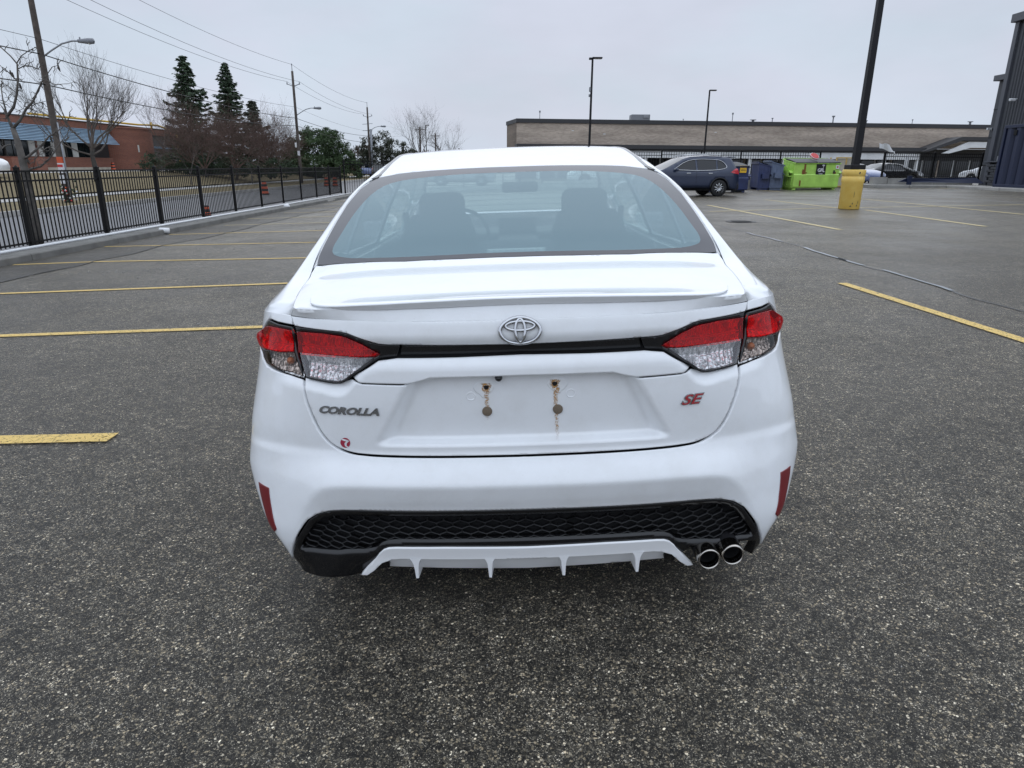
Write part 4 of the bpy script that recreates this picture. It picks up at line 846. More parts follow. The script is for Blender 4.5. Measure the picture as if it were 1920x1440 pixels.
tag(mb.build('drain_cover', 'drain', lot))
strip('tar_seam', [(4.9, 18.2), (5.3, 17.6), (6.2, 16.8), (7.6, 17.3)], .03, 'tar', lot, .005, .1)
# kerb in cast lengths with a flat top
kerb = bpy.data.objects.new('kerb', None); COL.objects.link(kerb); tag(kerb, kind='structure')
def kerb_run(x0, y0, y1, n_, wd, h):
    L = (y1-y0)/n_
    for i in range(n_):
        mb = MB(); ya, yb = y0+i*L, y0+(i+1)*L-.012; zb = gz(x0)
        prof = [(x0, zb-.05), (x0-.012, zb+h-.02), (x0-.03, zb+h), (x0-wd, zb+h+.005), (x0-wd, zb-.3)]
        mb.prism([(a, 0, b) for a, b in prof], (0, ya, 0), (0, yb, 0)); mb.build('kerb_stone', 'kerb', kerb)
kerb_run(KX, 4.0, 41.0, 13, .42, .125)
kerb_run(KX-.45, 4.0, 41.0, 12, .60, .09)
MB().tube([(KX-.52, 4, gz(KX)+.145), (KX-.52, 40.6, gz(KX)+.145)], .03, 8).build('conduit', 'white_plastic', kerb)
# ------------------------------------------------------------------ fences
def fence(p0, p1, npan, h, zb, label, group=None, pickets=True, pk=.118, indiv=True, taper=None, post_r=.038):
    p0, p1 = Vector(p0), Vector(p1); d = (p1-p0)/npan; L = d.length; t = d.normalized(); ang = math.atan2(t.y, t.x)
    root = empty('metal_fence', (p0.x, p0.y, zb(0)), 0, label, 'fence')
    def P(s, z): q = p0+(p1-p0)*s-Vector((root.location.x, root.location.y)); return Vector((q.x, q.y, zb(s)-root.location.z+z))
    pm = MB().box((0, 0, h/2+.02), (post_r*2, post_r*2, h+.04), ang); pm.bbox((0, 0, h+.05), (post_r*2.3, post_r*2.3, .02), .006, ang); pm.lathe([(post_r*.9, h+.06), (post_r*.5, h+.085), (.001, h+.095)], n=8)
    pme = pm.mesh('post'); pme.materials.append(M['fence'])
    for i in range(npan+1):
        o = link('post', pme, root); o.location = P(i/npan, 0)
    for i in range(npan):
        for zr in (.07, h-.20, h-.02):
            a, b = P(i/npan, zr), P((i+1)/npan, zr); mb = MB(); mb.box((0, 0, 0), (L, .034, .034), ang, None); o = mb.build('rail', 'fence', root); o.location = (a+b)/2
            o.rotation_euler = (0, 0, 0)
    npk = int(L/pk); pkm = MB().box((0, 0, h/2), (.019, .019, h-.05), ang); pkme = pkm.mesh('picket'); pkme.materials.append(M['fence']); big = MB()
    for i in range(npan):
        for j in range(1, npk):
            q = P((i+j/npk)/npan, 0)
            if indiv: o = link('picket', pkme, root); o.location = q
            else: big.box((q.x, q.y, q.z+h/2), (.019, .019, h-.05), ang)
    if not indiv: tag(big.build('picket', 'fence', root), kind='stuff')
    return root
zk = gz(KX)+.125
fence((-9.52, 13.75-2.72*2), (-9.95, 40.9), 12, 1.44, lambda s: zk, 'long black metal picket fence on the kerb at the left of the lot', pk=.122)
# back boundary: low wall with fence on top
wall = empty('low_wall', (-8.6, 40.6, 0), 0, 'long low concrete wall under the fence behind the dumpsters', 'wall')
def wtop(x): return lerp(gz(-8.6)+.50, .84, sst(-4, 9, x))
for i in range(11):
    xa, xb = -8.4+i*2.36, -8.4+(i+1)*2.36-.015; mb = MB(); z1, z2 = wtop(xa), wtop(xb)
    mb.prism([(xa+8.6, 0, -.5), (xb+8.6, 0, -.5), (xb+8.6, 0, z2), (xa+8.6, 0, z1)], (0, 0, 0), (0, .3, 0)); mb.build('wall_block', 'concrete', wall)
fence((-9.75, 41.0), (-5.2, 41.0), 2, 1.88, lambda s: gz(-8.7)+.02, 'taller black fence panel closing the corner where the kerb fence ends', indiv=False, pk=.14)
fence((-5.1, 40.75), (17.4, 40.75), 10, 1.40, lambda s: wtop(-5.1+22.5*s), 'black picket fence on the low wall behind the navy dumpsters', indiv=False, pk=.14)
rw_ = empty('low_wall', (20.9, 41.3, 0), 0, 'short worn concrete wall below the right-hand fence with the white sheet', 'wall')
for a, b, c, dd in (((.0, 0), (.9, .18), .9, .35), ((.95, .19), (4.0, .8), .84, .3), ((4.05, .8), (6.6, 1.25), .84, .3)):
    mb = MB(); mb.prism([(a[0], a[1], 0), (b[0], b[1], 0), (b[0], b[1], c), (a[0], a[1], c)], (0, 0, 0), (-.05, dd, 0)); mb.build('wall_block', 'concrete', rw_)
fence((21.45, 41.5), (27.9, 42.75), 2, 1.40, lambda s: .84, 'black picket fence on the short wall, a white sheet caught on its first post', indiv=False, pk=.14, post_r=.05)
mb = MB(); bm_pts = [[at(1649+a*19+b*8*a, 268+a*3+b*(10+5*a)+1.2*math.sin(a*7+b*3), 41.35+.15*math.sin(a*6)) for a in fr(0, 1, 8)] for b in fr(0, 1, 4)]
mb.add([p for r in bm_pts for p in r], [(j*9+i, j*9+i+1, (j+1)*9+i+1, (j+1)*9+i) for j in range(4) for i in range(8)], True)
mb.tube([at(1676, 284, 41.4), at(1678, 290, 41.4)], .03, 5); tag(mb.build('plastic_sheet', 'white_plastic'), 'torn white plastic sheet flapping on top of a fence post', 'sheet')
pl_ = MB(); pl_.prism([at(1684, 341, 41.0), at(1700, 334, 41.0), at(1830, 333, 41.4), at(1846, 344, 40.9)], (0, 0, 0), (0, .12, .0)); pl_.box(at(1705, 338, 40.9), (.22, .15, .5))
tag(pl_.build('steel_ramp', 'navy_box'), 'dark navy steel ramp plate leaning at the foot of the right-hand fence', 'ramp')
walk = empty('raised_walk', (21, 40.6, 0)); tag(walk, kind='structure')
for xa, xb, ya, yb in ((20.6, 22.6, 40.5, 43.5), (22.65, 24.6, 40.3, 43.5), (24.65, 27.0, 36, 43.5), (24.65, 27.0, 28, 35.95), (24.65, 27.0, 18, 27.95)):
    mb = MB(); mb.bbox(((xa+xb)/2-21, (ya+yb)/2-40.6, gz(24)+.02), (xb-xa, yb-ya, .26), .02); mb.build('paving_slab', 'concrete', walk)
# ------------------------------------------------------------------ left side: road, verge, sidewalk, lawn, far lot
def tz(x, y):     # terrain height left of the fence
    return PW([(-80, .9), (-44, .78), (-38, .72), (-33, .65), (-27.5, .25), (-24, -.22), (-22.2, -.30), (-18.5, -.32), (-9, -.45)])(x)
sheet('road', fr(-18.3, -9.9, 6), fr(-10, 190, 30), lambda x, y: -.46+.03*math.sin((x+14)*.35), 'road')
sheet('grass_verge', [-22.3, -20.4, -18.6, -18.32], fr(-10, 190, 60), lambda x, y: -.33 if x > -18.5 else -.31+.02*mnoise.noise(Vector((x, y, 0))), 'grass_straw')
mb = MB(); mb.box((-18.4, 90, -.42), (.16, 200, .22)); tag(mb.build('road_kerb', 'sidewalk'), kind='structure')
sheet('sidewalk', [-24.1, -22.3], fr(-10, 190, 20), lambda x, y: -.285, 'sidewalk')
sheet('lawn', fr(-34, -24.1, 12), fr(0, 190, 90), lambda x, y: tz(x, y)+.05*mnoise.noise(Vector((x*.5, y*.5, 0))), 'grass_straw')
sheet('far_lot', fr(-90, -34, 6), fr(0, 190, 10), lambda x, y: tz(x, y)-.03, 'sidewalk')
sheet('verge_strip', [-9.96, -9.9, KX-1.15, KX-1.1], fr(-10, 60, 5), lambda x, y: -.30, 'asphalt_old')
big = MB(); big.add([(-900, -300, -.62), (900, -300, -.62), (900, 1500, -.62), (-900, 1500, -.62)], [(0, 1, 2, 3)]); tag(big.build('ground', 'grass_straw'), kind='structure')
# ------------------------------------------------------------------ generic parked vehicle
def gcar(name, label, cat, prof, tags, W, paint, wins, wheels, r, belt, loc, rz, group=None, roofhw=.62, extras=None, rimspokes=10, lampcol='lamp_red'):
    """prof: upper outline (y,z) from tail to nose; tags: material per segment; local +Y is forward"""
    root = empty(name, loc, rz, label, cat, group); Lc = prof[-1][0]
    def hw(y, z):
        q = abs(y-Lc/2)/(Lc/2); k = 1-.16*q**6
        t = max(0, (z-belt))/(max(p[1] for p in prof)-belt)
        return (W/2)*k*(1-(1-roofhw*2/W)*t**1.15)-.05*max(0, (.55-z)/.3)**2
    out = list(prof); bot = []
    for wy in sorted(wheels, reverse=True):
        bot += [(wy+(r+.06)*math.cos(a), r*.98+(r+.06)*math.sin(a)) for a in [math.radians(d) for d in range(0, 181, 20)]]
    zb = .26; bot = [(Lc-.06, zb)]+[(a, max(b, zb)) for a, b in bot]+[(.06, zb)]
    poly = out+bot
    for s in (-1, 1):
        fn = (lambda y, z, s=s: (s*hw(y, z), y, z))
        def fs(u, v, s=s): return (s*hw(u*s, v), u*s, v)
        PL = (lambda p: p) if s > 0 else mirror_poly
        b = panel('body_side', PL(poly), fs, paint, root, .12, holes=[PL(w) for w in wins], flange=.03, lip=0)
        for w_ in wins: panel('side_window', PL(w_), fs, 'dark_glass', root, .2, off=-.015, flange=0, lip=0)
        panel('tail_lamp', PL([(.03, belt-.10), (.10, belt+.12), (.20, belt+.14), (.46, belt-.02), (.30, belt-.07)]), fs, lampcol, root, .08, off=.006)
        panel('headlamp', PL([(Lc-.55, belt-.16), (Lc-.10, belt-.30), (Lc-.16, belt-.40), (Lc-.5, belt-.30)]), fs, 'lamp_clear', root, .08, off=.006)
        mb = MB(); mb.bbox((s*(hw(Lc*.66, belt)+.10), Lc*.655, belt+.07), (.18, .1, .13), .03, seg=2); mb.build('door_mirror', paint, root)
        for wy in wheels:
            x = s*(W/2-.12); mb = MB(); mb.lathe([(r*.6, -.11), (r*.93, -.115), (r, -.08), (r, .08), (r*.93, .115), (r*.62, .11)], (x, wy, r), 'X', 28); wh = mb.build('wheel', 'rubber', root)
            mb = MB(); mb.lathe([(r*.66, .09), (r*.62, .07), (r*.6, -.05), (.01, -.05)], (x, wy, r), 'X', 24)
            mb.build('rim_barrel', 'matte_black', wh); mb = MB(); mb.lathe([(r*.68, .105), (r*.62, .10)], (x if s > 0 else x-.2, wy, r), 'X', 24); xo = x+s*.085
            for k in range(rimspokes):
                a = 2*math.pi*k/rimspokes; mb.tube([(xo, wy+.03*math.cos(a), r+.03*math.sin(a)), (xo+s*.012, wy+r*.63*math.cos(a+.25), r+r*.63*math.sin(a+.25))], [.030, .018], 5)
            mb.tube([(xo, wy+r*.64*math.cos(a), r+r*.64*math.sin(a)) for a in [i*math.pi/12 for i in range(24)]], .016, 5, closed=True); mb.lathe([(.001, 0), (.05, 0)], (xo+s*.02, wy, r), 'X', 10)
            mb.build('rim', 'alloy', wh)
    # across the car, segment by segment
    runs = []; 
    for i, t in enumerate(tags):
        if runs and runs[-1][0] == t: runs[-1][1].append(i+1)
        else: runs.append([t, [i, i+1]])
    for t, idx in runs:
        nm = {'p': 'body_top', 'w': 'windscreen', 'b': 'rear_window', 'd': 'bumper'}[t]; rows = []
        for i in idx:
            y, z = prof[i]; h = hw(y, z); row = []
            for k in range(9):
                q = k/8*2-1; end = (1 if y > Lc*.8 else (-1 if y < Lc*.1 else 0)); cr_ = 1-q*q
                row.append((q*h, y+end*.07*cr_, z+(.035*cr_ if not end else .01*cr_)))
            rows.append(row)
        mb = MB(); mb.add([p for r_ in rows for p in r_], [(i*9+k, i*9+k+1, (i+1)*9+k+1, (i+1)*9+k) for i in range(len(rows)-1) for k in range(8)], len(idx) > 2)
        mb.build(nm, {'p': paint, 'w': 'dark_glass', 'b': 'dark_glass', 'd': 'matte_black'}[t], root)
    mb = MB(); mb.box((0, Lc/2, .42), (W*.82, Lc*.95, .34)); mb.build('underbody', 'dark_void', root)
    if extras: extras(root, hw, Lc)
    return root
def suv_extras(root, hw, Lc):
    for s in (-1, 1):
        for a, b in (((.75, 1.74), (2.5, 1.70)),):
            mb = MB(); mb.tube([(s*.60, .8, 1.70), (s*.60, .95, 1.755), (s*.60, 1.7, 1.775), (s*.60, 2.4, 1.735), (s*.60, 2.55, 1.68)], .018, 6); mb.build('roof_rail', 'alloy', root)
        tr = [(2.95, 1.115), (2.0, 1.085), (1.15, 1.115), (.70, 1.185), (.62, 1.27), (.84, 1.50), (1.1, 1.555), (2.0, 1.575), (2.55, 1.47), (3.08, 1.14)]
        mb = MB(); mb.tube([(s*(hw(y, z)+.008), y, z) for y, z in chaikin(tr, 1)], .014, 5, closed=True); mb.build('window_trim', 'chrome', root)
        for y in (1.42, 2.42): mb = MB(); mb.bbox((s*(hw(y, .98)+.02), y, .98), (.03, .20, .035), .012, seg=2); mb.build('door_handle', 'chrome', root)
        for y in (2.05,): mb = MB(); mb.tube([(s*(hw(y, z)+.001), y, z) for z in (.35, .6, .9, 1.08)], .005, 4); mb.build('door_gap', 'dark_void', root)
        for wy in (.95, 3.62):
            mb = MB(); mb.tube([(s*(hw(wy, .5)+.004), wy+.435*math.cos(a), .36+.435*math.sin(a)) for a in [i*math.pi/14 for i in range(15)]], .025, 5); mb.build('arch_trim', 'matte_black', root)
    mb = MB(); mb.bbox((0, .32, 1.665), (1.15, .32, .045), .018, seg=2); mb.build('roof_spoiler', 'suv_blue', root)
    mb = MB(); mb.bbox((0, .06, .42), (1.55, .2, .26), .05, seg=2); mb.build('rear_bumper', 'matte_black', root)
    MB().tube([(.35, 2.35, 1.68), (.33, 2.1, 1.88)], .006, 4).build('aerial', 'matte_black', root)
SUVP = [(.06, .30), (.0, .55), (.02, .85), (.10, 1.10), (.14, 1.16), (.36, 1.56), (.42, 1.63), (.9, 1.685), (1.6, 1.70), (2.3, 1.655), (2.62, 1.58), (3.55, 1.14), (3.7, 1.08), (4.25, .96), (4.52, .80), (4.62, .55), (4.58, .28)]
SUVT = list('ppppbpppppwppppp')
wp = at(1350, 368, 31.2)
suv = gcar('parked_suv', 'dark blue SUV with silver roof rails parked beyond the white sedan', 'SUV', SUVP, SUVT, 1.84, 'suv_blue',
     [[(.72, 1.20), (1.08, 1.14), (1.06, 1.54), (.86, 1.49), (.65, 1.28)], [(1.14, 1.135), (2.0, 1.11), (2.0, 1.56), (1.12, 1.55)], [(2.08, 1.11), (3.0, 1.14), (2.56, 1.46), (2.08, 1.555)]],
     (.95, 3.62), .36, 1.05, (0, 0, 0), 0, extras=suv_extras)
ang = math.radians(90+9)     # local +Y -> towards -X, nose slightly to the camera
R_ = Matrix.Rotation(ang, 3, 'Z'); offw = R_ @ Vector((.85, .95, 0)); offw2 = R_ @ Vector((-.85, .95, 0))
near = offw if offw.y < offw2.y else offw2
suv.location = (wp.x-near.x-.10, wp.y-near.y, gz(wp.x-.5)); suv.rotation_euler = (0, 0, ang)
SED = [(.05, .30), (.0, .55), (.03, .85), (.12, .98), (.55, 1.06), (1.25, 1.36), (1.7, 1.43), (2.4, 1.41), (2.75, 1.34), (3.55, .98), (4.2, .86), (4.5, .70), (4.55, .5), (4.5, .28)]
SEDT = list('pppp')+['b']+list('ppp')+['w']+list('pppp')
SW = [[(1.0, 1.0), (1.9, .98), (1.9, 1.33), (1.5, 1.33)], [(1.97, .98), (2.95, .98), (2.55, 1.28), (1.97, 1.34)]]
HAT = [(.05, .3), (.0, .6), (.05, .95), (.12, 1.05), (.55, 1.50), (1.4, 1.60), (2.3, 1.56), (2.7, 1.46), (3.45, 1.08), (4.1, .95), (4.4, .78), (4.45, .5), (4.4, .28)]
HATT = list('ppp')+['b']+list('ppp')+['w']+list('pppp')
HW = [[(.75, 1.12), (1.75, 1.05), (1.75, 1.50), (1.0, 1.46)], [(1.82, 1.05), (2.85, 1.06), (2.5, 1.40), (1.82, 1.50)]]
def putcar(lbl, cat, kind, paint, x, y, rz, z=None, **k):
    P_ = {'s': (SED, SEDT, SW, .32, .96), 'h': (HAT, HATT, HW, .34, 1.02)}[kind]
    return gcar('parked_car', lbl, cat, P_[0], P_[1], 1.8, paint, P_[2], (.85, P_[0][-1][0]-.95), P_[3], P_[4], (x, y, gz(x) if z is None else z), math.radians(rz), 'cars parked beyond the back fence', rimspokes=7, **k)
putcar('white car, only its nose showing behind the yellow framed crate', 'car', 'h', 'car_white', 18.6, 47.2, 200, .30)
putcar('pale blue sedan parked behind the yellow lamp post base', 'car', 's', 'car_blue', 22.3, 51.4, 205, .30)
putcar('black sedan seen through the right-hand fence beneath the white sheet', 'car', 's', 'car_black', 24.9, 51.2, -80, .30)
putcar('white car at the right end of the fence beside the charcoal building', 'car', 's', 'car_white', 39.3, 54.5, 35, .35)
putcar('white van-like car seen through the sedan rear window', 'car', 'h', 'car_white', 7.9, 45.2, 90, .20)
putcar('silver car behind the back fence left of the white one, seen through glass', 'car', 'h', 'car_silver', -1.2, 46.2, 88, .1)
putcar('bluish car far off beyond the corner of the fence', 'car', 's', 'car_blue', -19.6, 95, 5, -.1)
putcar('black car beyond the fence corner, left of the white sedan roof', 'car', 'h', 'car_black', -16.6, 88, 12, -.1)
putcar('white car far off beside the black one at the fence corner', 'car', 's', 'car_white', -18.7, 101, 8, -.1)
trk = gcar('pickup_truck', 'white pickup truck cut off by the left edge of the photo', 'truck', SUVP, SUVT, 1.95, 'car_white', [[(1.14, 1.135), (2.0, 1.11), (2.0, 1.56), (1.12, 1.55)], [(2.08, 1.11), (3.0, 1.14), (2.56, 1.46), (2.08, 1.555)]], (.95, 3.62), .38, 1.05, (-34.6, 41.2, .62), math.radians(-80))
# ------------------------------------------------------------------ dumpsters
def dumpster(loc, rz, w, d, h, m, label, lid=True, pockets=(-1, 1)):
    """local -Y is the front; w along X"""
    root = empty('dumpster', loc, rz, label, 'dumpster')
    t = .03; mb = MB(); hb = h*.52
    mb.prism([(-w/2, -d/2, .12), (-w/2, d/2, .12), (-w/2, d/2, h*.98), (-w/2, -d/2-.02, h*.86), (-w/2, -d/2+.0, hb)], (0, 0, 0), (w, 0, 0)); mb.build('bin_body', m, root)
    mb = MB(); mb.prism([(-w/2-.012, -d/2-.012, .12), (-w/2-.012, -d/2-.012, hb), (-w/2-.012, -d/2-.055, hb-.05), (-w/2-.012, -d/2-.045, .18)], (0, 0, 0), (w+.024, 0, 0)); mb.build('lower_panel', m, root)
    mb = MB(); mb.tube([(-w/2-.03, -d/2-.04, h*.86), (w/2+.03, -d/2-.04, h*.86), (w/2+.03, d/2+.03, h*.99), (-w/2-.03, d/2+.03, h*.99)], .035, 6, closed=True, smooth=False); mb.build('top_rim', m, root)
    for s in (-1, 1):
        mb = MB(); sx = s*(w/2+.11); mb.box((sx, -.05, h*.60), (.20, d*.62, .05)); mb.box((sx, -.05, h*.44), (.20, d*.62, .05)); mb.box((s*(w/2+.205), -.05, h*.52), (.02, d*.62, h*.16)); 
        mb.prism([(sx-.10, -.05-d*.31, h*.63), (sx+.10, -.05-d*.31, h*.63), (sx+.10, -.05-d*.31-.12, h*.56), (sx-.10, -.05-d*.31-.12, h*.56)], (0, 0, 0), (0, 0, -.03)); mb.build('fork_pocket', m, root)
        for k in (-.36, .0, .36):
            mb = MB(); mb.box((s*(w/2+.012), k*d, h*.5), (.03, .05, h*.7)); mb.build('rib', m, root)
    if lid:
        for k in range(2):
            mb = MB(); a = -w/2+k*w/2+.02; vs_ = []
            for j in range(5):
                q = j/4; vs_ += [(a, lerp(-d/2-.07, d/2, q), lerp(h*.88, h*1.02, q)+.03*math.sin(q*3.1)), (a+w/2-.04, lerp(-d/2-.07, d/2, q), lerp(h*.88, h*1.02, q)+.03*math.sin(q*3.1)+.02*k)]
            mb.add(vs_, [(2*j, 2*j+1, 2*j+3, 2*j+2) for j in range(4)]); mb.add([(x, y, z-.03) for x, y, z in vs_], [(2*j, 2*j+2, 2*j+3, 2*j+1) for j in range(4)]); mb.tube([vs_[0], vs_[1]], .02, 5)
            mb.build('lid', 'bin_lid', root)
        MB().tube([(-w/2, d/2+.03, h*1.03), (w/2, d/2+.03, h*1.03)], .02, 6).build('hinge_bar', m, root)
    for sx in (-w/2+.15, w/2-.15):
        mb = MB(); mb.box((sx, 0, .06), (.16, d*.9, .12)); mb.build('skid', m, root)
    return root
gb = dumpster((16.25, 39.05, gz(16)), math.radians(10), 2.65, 1.15, 1.60, 'green_bin', 'lime green dumpster with a black square logo and rust streaks')
gy = -1.15/2-.062
sg = MB(); sg.box((0, 0, 0), (.56, .012, .58)); sq = sg.build('logo_sign', 'ink_black' if 'ink_black' in M else 'ink', gb); sq.location = (.22, -.575-.03, 1.08); sq.rotation_euler = (math.radians(-1), 0, 0)
def flat_text(body, size, parent, loc, m, sx=1, bold=0, rot=(math.pi/2, 0, 0), name='lettering'):
    o = link(name, text_mesh(body, size, .004, 0, bold, sx), parent, m); o.location = loc; o.rotation_euler = rot; return o
flat_text('GFL', .24, sq, (.0, -.012, -.06), 'white_plastic', 1.0, .008); 
mb = MB(); mb.tube([(.12, -.012, .03), (.13, -.012, .12), (.12, -.012, .2)], .012, 5)
for a in (-.9, 0, .9): mb.tube([(.12, -.013, .14), (.12+.08*math.sin(a), -.013, .16+.08*math.cos(a))], [.01, .022], 5)
mb.build('leaf_mark', 'white_plastic', sq)
fbox(sq, 'caption_bar', (0, -.008, -.24), (.22, .006, .03), 'white_plastic', .001)
wl = fbox(gb, 'warning_label', (1.18, -.615, 1.20), (.2, .008, .2), 'white_plastic', .001); fbox(wl, 'label_mark', (1.18, -.622, 1.20), (.08, .004, .08), 'red_paint', .001)
for xx, z0, z1, wd in ((-.72, 1.35, .92, .10), (-.66, .92, .86, .16), (-.95, .5, .2, .08), (.10, 1.36, 1.16, .04), (.36, 1.38, 1.1, .035), (1.05, .95, .85, .18), (-.75, .85, .8, .2)):
    mb = MB(); mb.box((xx, -.602 if z0 > .83 else -.648, (z0+z1)/2), (wd, .004, z0-z1)); mb.build('rust_streak', 'rust_run2', gb) if 'rust_run2' in M else mb.build('rust_streak', 'rust', gb)
fbox(gb, 'scuff', (-.80, -.606, .93), (.14, .006, .26), 'rust', .001); fbox(gb, 'scuff', (1.02, -.606, .95), (.10, .006, .16), 'bin_lid', .001)
sp = MB(); sp.lathe([(.001, .06), (.22, .06), (.26, .02), (.26, -.02), (.001, -.02)], (0, 0, 0), 'Z', 8, smooth=False); o = sp.build('red_sign', 'red_paint'); MB().tube([(.25*math.cos(a), .25*math.sin(a), .03) for a in [i*math.pi/4 for i in range(8)]], .018, 4, closed=True).build('sign_rim', 'white_plastic', o); o.location = (16.3, 38.9, gz(16)+1.74); o.rotation_euler = (math.radians(38), 0, .3); tag(o, 'red octagonal sign lying on the lid of the lime green dumpster', 'sign')
dumpster((14.30, 39.35, gz(14)), math.radians(84), 1.8, .62, 1.48, 'grey_bin', 'faded grey blue dumpster pushed against the lime green one')
dumpster((13.66, 39.45, gz(13)), math.radians(84), 1.8, .60, 1.42, 'navy_bin', 'navy dumpster with a fork pocket, left of the faded grey one')
nv = dumpster((10.75, 36.0, gz(11)), math.radians(12), 1.75, 1.2, 1.42, 'navy_bin', 'navy dumpster with a yellow label behind the dark blue SUV')
ys_ = fbox(nv, 'warning_label', (.55, -.64, 1.12), (.36, .01, .34), 'yellow_sign', .001); fbox(ys_, 'label_mark', (.55, -.648, 1.08), (.26, .004, .03), 'bin_lid', .001)
cr_ = empty('wooden_crate', (19.5, 42.0, gz(19)), math.radians(8), 'tall yellow framed crate with beige panels beside the lime dumpster', 'crate')
for x in (-.62, 0.0, .62): fbox(cr_, 'frame_post', (x, 0, .85), (.07, .07, 1.7), 'yellow_frame', .008)
for z in (.08, .86, 1.68): fbox(cr_, 'frame_rail', (0, -.012, z), (1.31, .07, .07), 'yellow_frame', .008)
for x, z in ((-.31, .47), (.31, .47), (-.31, 1.27), (.31, 1.27)): fbox(cr_, 'crate_panel', (x, .03, z), (.56, .03, .72), 'cream', .004)
for x in (-.5, .5): fbox(cr_, 'frame_post', (x, .8, .85), (.07, .07, 1.7), 'yellow_frame', .008)
# ------------------------------------------------------------------ lamp posts
def lamp_post(x, y, h, hd, label, base=None, double=False):
    root = empty('lamp_post', (x, y, gz(x)), 0, label, 'lamp post', 'black lamp posts around the lot')
    mb = MB(); b0 = 1.28 if base else 0
    n_ = 6 if base else 1; hw0, hw1 = (.095, .075) if base else (.075, .055)
    mb.add([(sx*hw0, sy*hw0, b0) for sx, sy in ((-1, -1), (1, -1), (1, 1), (-1, 1))]+[(sx*hw1, sy*hw1, h) for sx, sy in ((-1, -1), (1, -1), (1, 1), (-1, 1))], [(0, 1, 5, 4), (1, 2, 6, 5), (2, 3, 7, 6), (3, 0, 4, 7), (4, 5, 6, 7)]); mb.build('pole', 'pole_black', root)
    mb = MB(); s = hd; mb.bbox((s*.28, 0, h+.02), (.62, .30, .09), .02); lh = mb.build('lamp_head', 'pole_black', root); fbox(lh, 'lens', (s*.34, 0, h-.03), (.4, .22, .02), 'lampglass', .004)
    if double: mb = MB(); mb.bbox((-s*.12, 0, h-.02), (.2, .2, .12), .02); mb.build('bracket', 'pole_black', root); mb = MB(); mb.bbox((-.08, 0, h-1.75), (.12, .12, .28), .02); mb.bbox((-.11, 0, h-2.1), (.1, .1, .16), .02); mb.build('camera', 'lampgrey', root)
    if base:
        mb = MB(); mb.lathe([(.01, 0), (.285, 0), (.305, .02), (.31, .78), (.325, .80), (.33, .95), (.315, .97), (.315, .99), (.33, 1.0), (.335, 1.16), (.325, 1.175), (.01, 1.18)], n=36)
        bs = mb.build('base_sleeve', mat('bollard_yellow', (.76, .50, .10), .5, var=(5, .3, (.82, .60, .17)), bump=(25, .3, .004)), root)
        mb = MB(); mb.bbox((0, 0, 1.25), (.46, .46, .14), .015); mb.build('collar', 'pole_black', root)
        for a, z, s1, s2 in ((-1.7, .45, .02, .10), (-1.3, .12, .06, .03), (-1.9, .10, .10, .02), (-1.5, 1.08, .08, .04), (-1.2, .22, .03, .05), (-1.75, .18, .05, .03)):
            mb = MB(); mb.add([(.3125*math.cos(a+dx)*1.005*(1.07 if z > 1 else 1), .3125*math.sin(a+dx)*1.005*(1.07 if z > 1 else 1), z+dz_) for dx, dz_ in ((-s1, -s2*.6), (s1*.3, -s2), (s1, s2*.4), (-s1*.2, s2))], [(0, 1, 2, 3)]); mb.build('chip', 'bin_lid', bs)
    return root
lamp_post(10.48, 21.95, 8.2, 1, 'tall black lamp post standing in a chipped yellow concrete base', base=True)
lamp_post(4.78, 45.6, 7.55, 1, 'black lamp post rising behind the white sedan roof', double=True)
lamp_post(17.1, 64.5, 7.5, 1, 'thin black lamp post above the dark blue SUV')
lamp_post(-13.95, 115, 7.8, 1, 'small distant black lamp post left of the white sedan roof')
# ------------------------------------------------------------------ utility poles and wires
def upole(x, y, z, h, r, label, lean=(0, 0), top=True, armside=1):
    root = empty('utility_pole', (x, y, z), 0, label, 'utility pole', 'wooden utility poles along the road')
    mb = MB(); mb.tube([(lean[0]*q, lean[1]*q, h*q) for q in fr(0, 1, 6)], [r*(1-.32*q) for q in fr(0, 1, 6)], 12); mb.build('pole', 'wood', root)
    za = 5.95 if y < 50 else 5.9; q = za/h; p = Vector((lean[0]*q, lean[1]*q, za)); arm = [p, p+Vector((.45, 0, .28)), p+Vector((.95, 0, .55)), p+Vector((1.4, 0, .66)), p+Vector((1.75, 0, .66))]
    mb = MB(); mb.tube(arm, .035, 8); am = mb.build('lamp_arm', 'galv', root)
    e_ = arm[-1]; mb = MB(); mb.lathe([(.001, -.1), (.07, -.09), (.09, .1), (.12, .35), (.11, .55), (.001, .62)], (0, 0, 0), 'X', 12); hd = mb.build('lamp_head', 'lampgrey', am); hd.location = e_
    mb = MB(); mb.lathe([(.001, -.14), (.07, -.11), (.10, -.03), (.10, .0)], (.38, 0, 0), 'Z', 12); mb.build('lamp_bowl', 'lampglass', am).location = e_; mb = MB(); mb.lathe([(.03, .08), (.03, .15), (.001, .16)], (0, 0, 0), 'Z', 8); mb.build('photocell', 'lampgrey', am).location = e_
    if top:
        t = Vector((lean[0], lean[1], h)); mb = MB(); mb.tube([t, t+Vector((0, 0, .55))], .03, 6); mb.lathe([(.05, .5), (.05, .6), (.001, .62)], tuple(t), 'Z', 8); mb.build('top_pin', 'lampgrey', root)
        for s in (-1, 1):
            mb = MB(); mb.tube([t+Vector((0, 0, -1.25)), t+Vector((s*.55, 0, -1.05))], .035, 6); mb.lathe([(.05, 0), (.06, .08), (.03, .14), (.05, .2), (.001, .22)], (t.x+s*.55, t.y, t.z-1.1), 'Z', 8); mb.build('insulator', 'lampgrey', root)
    return root
u1 = upole(-20.0, 31.6, -.35, 9.9, .155, 'large leaning wooden utility pole with a curved street lamp', lean=(0, 0))
u2 = upole(-19.72, 66, -.35, 9.6, .15, 'wooden utility pole with a street lamp in front of the pines')
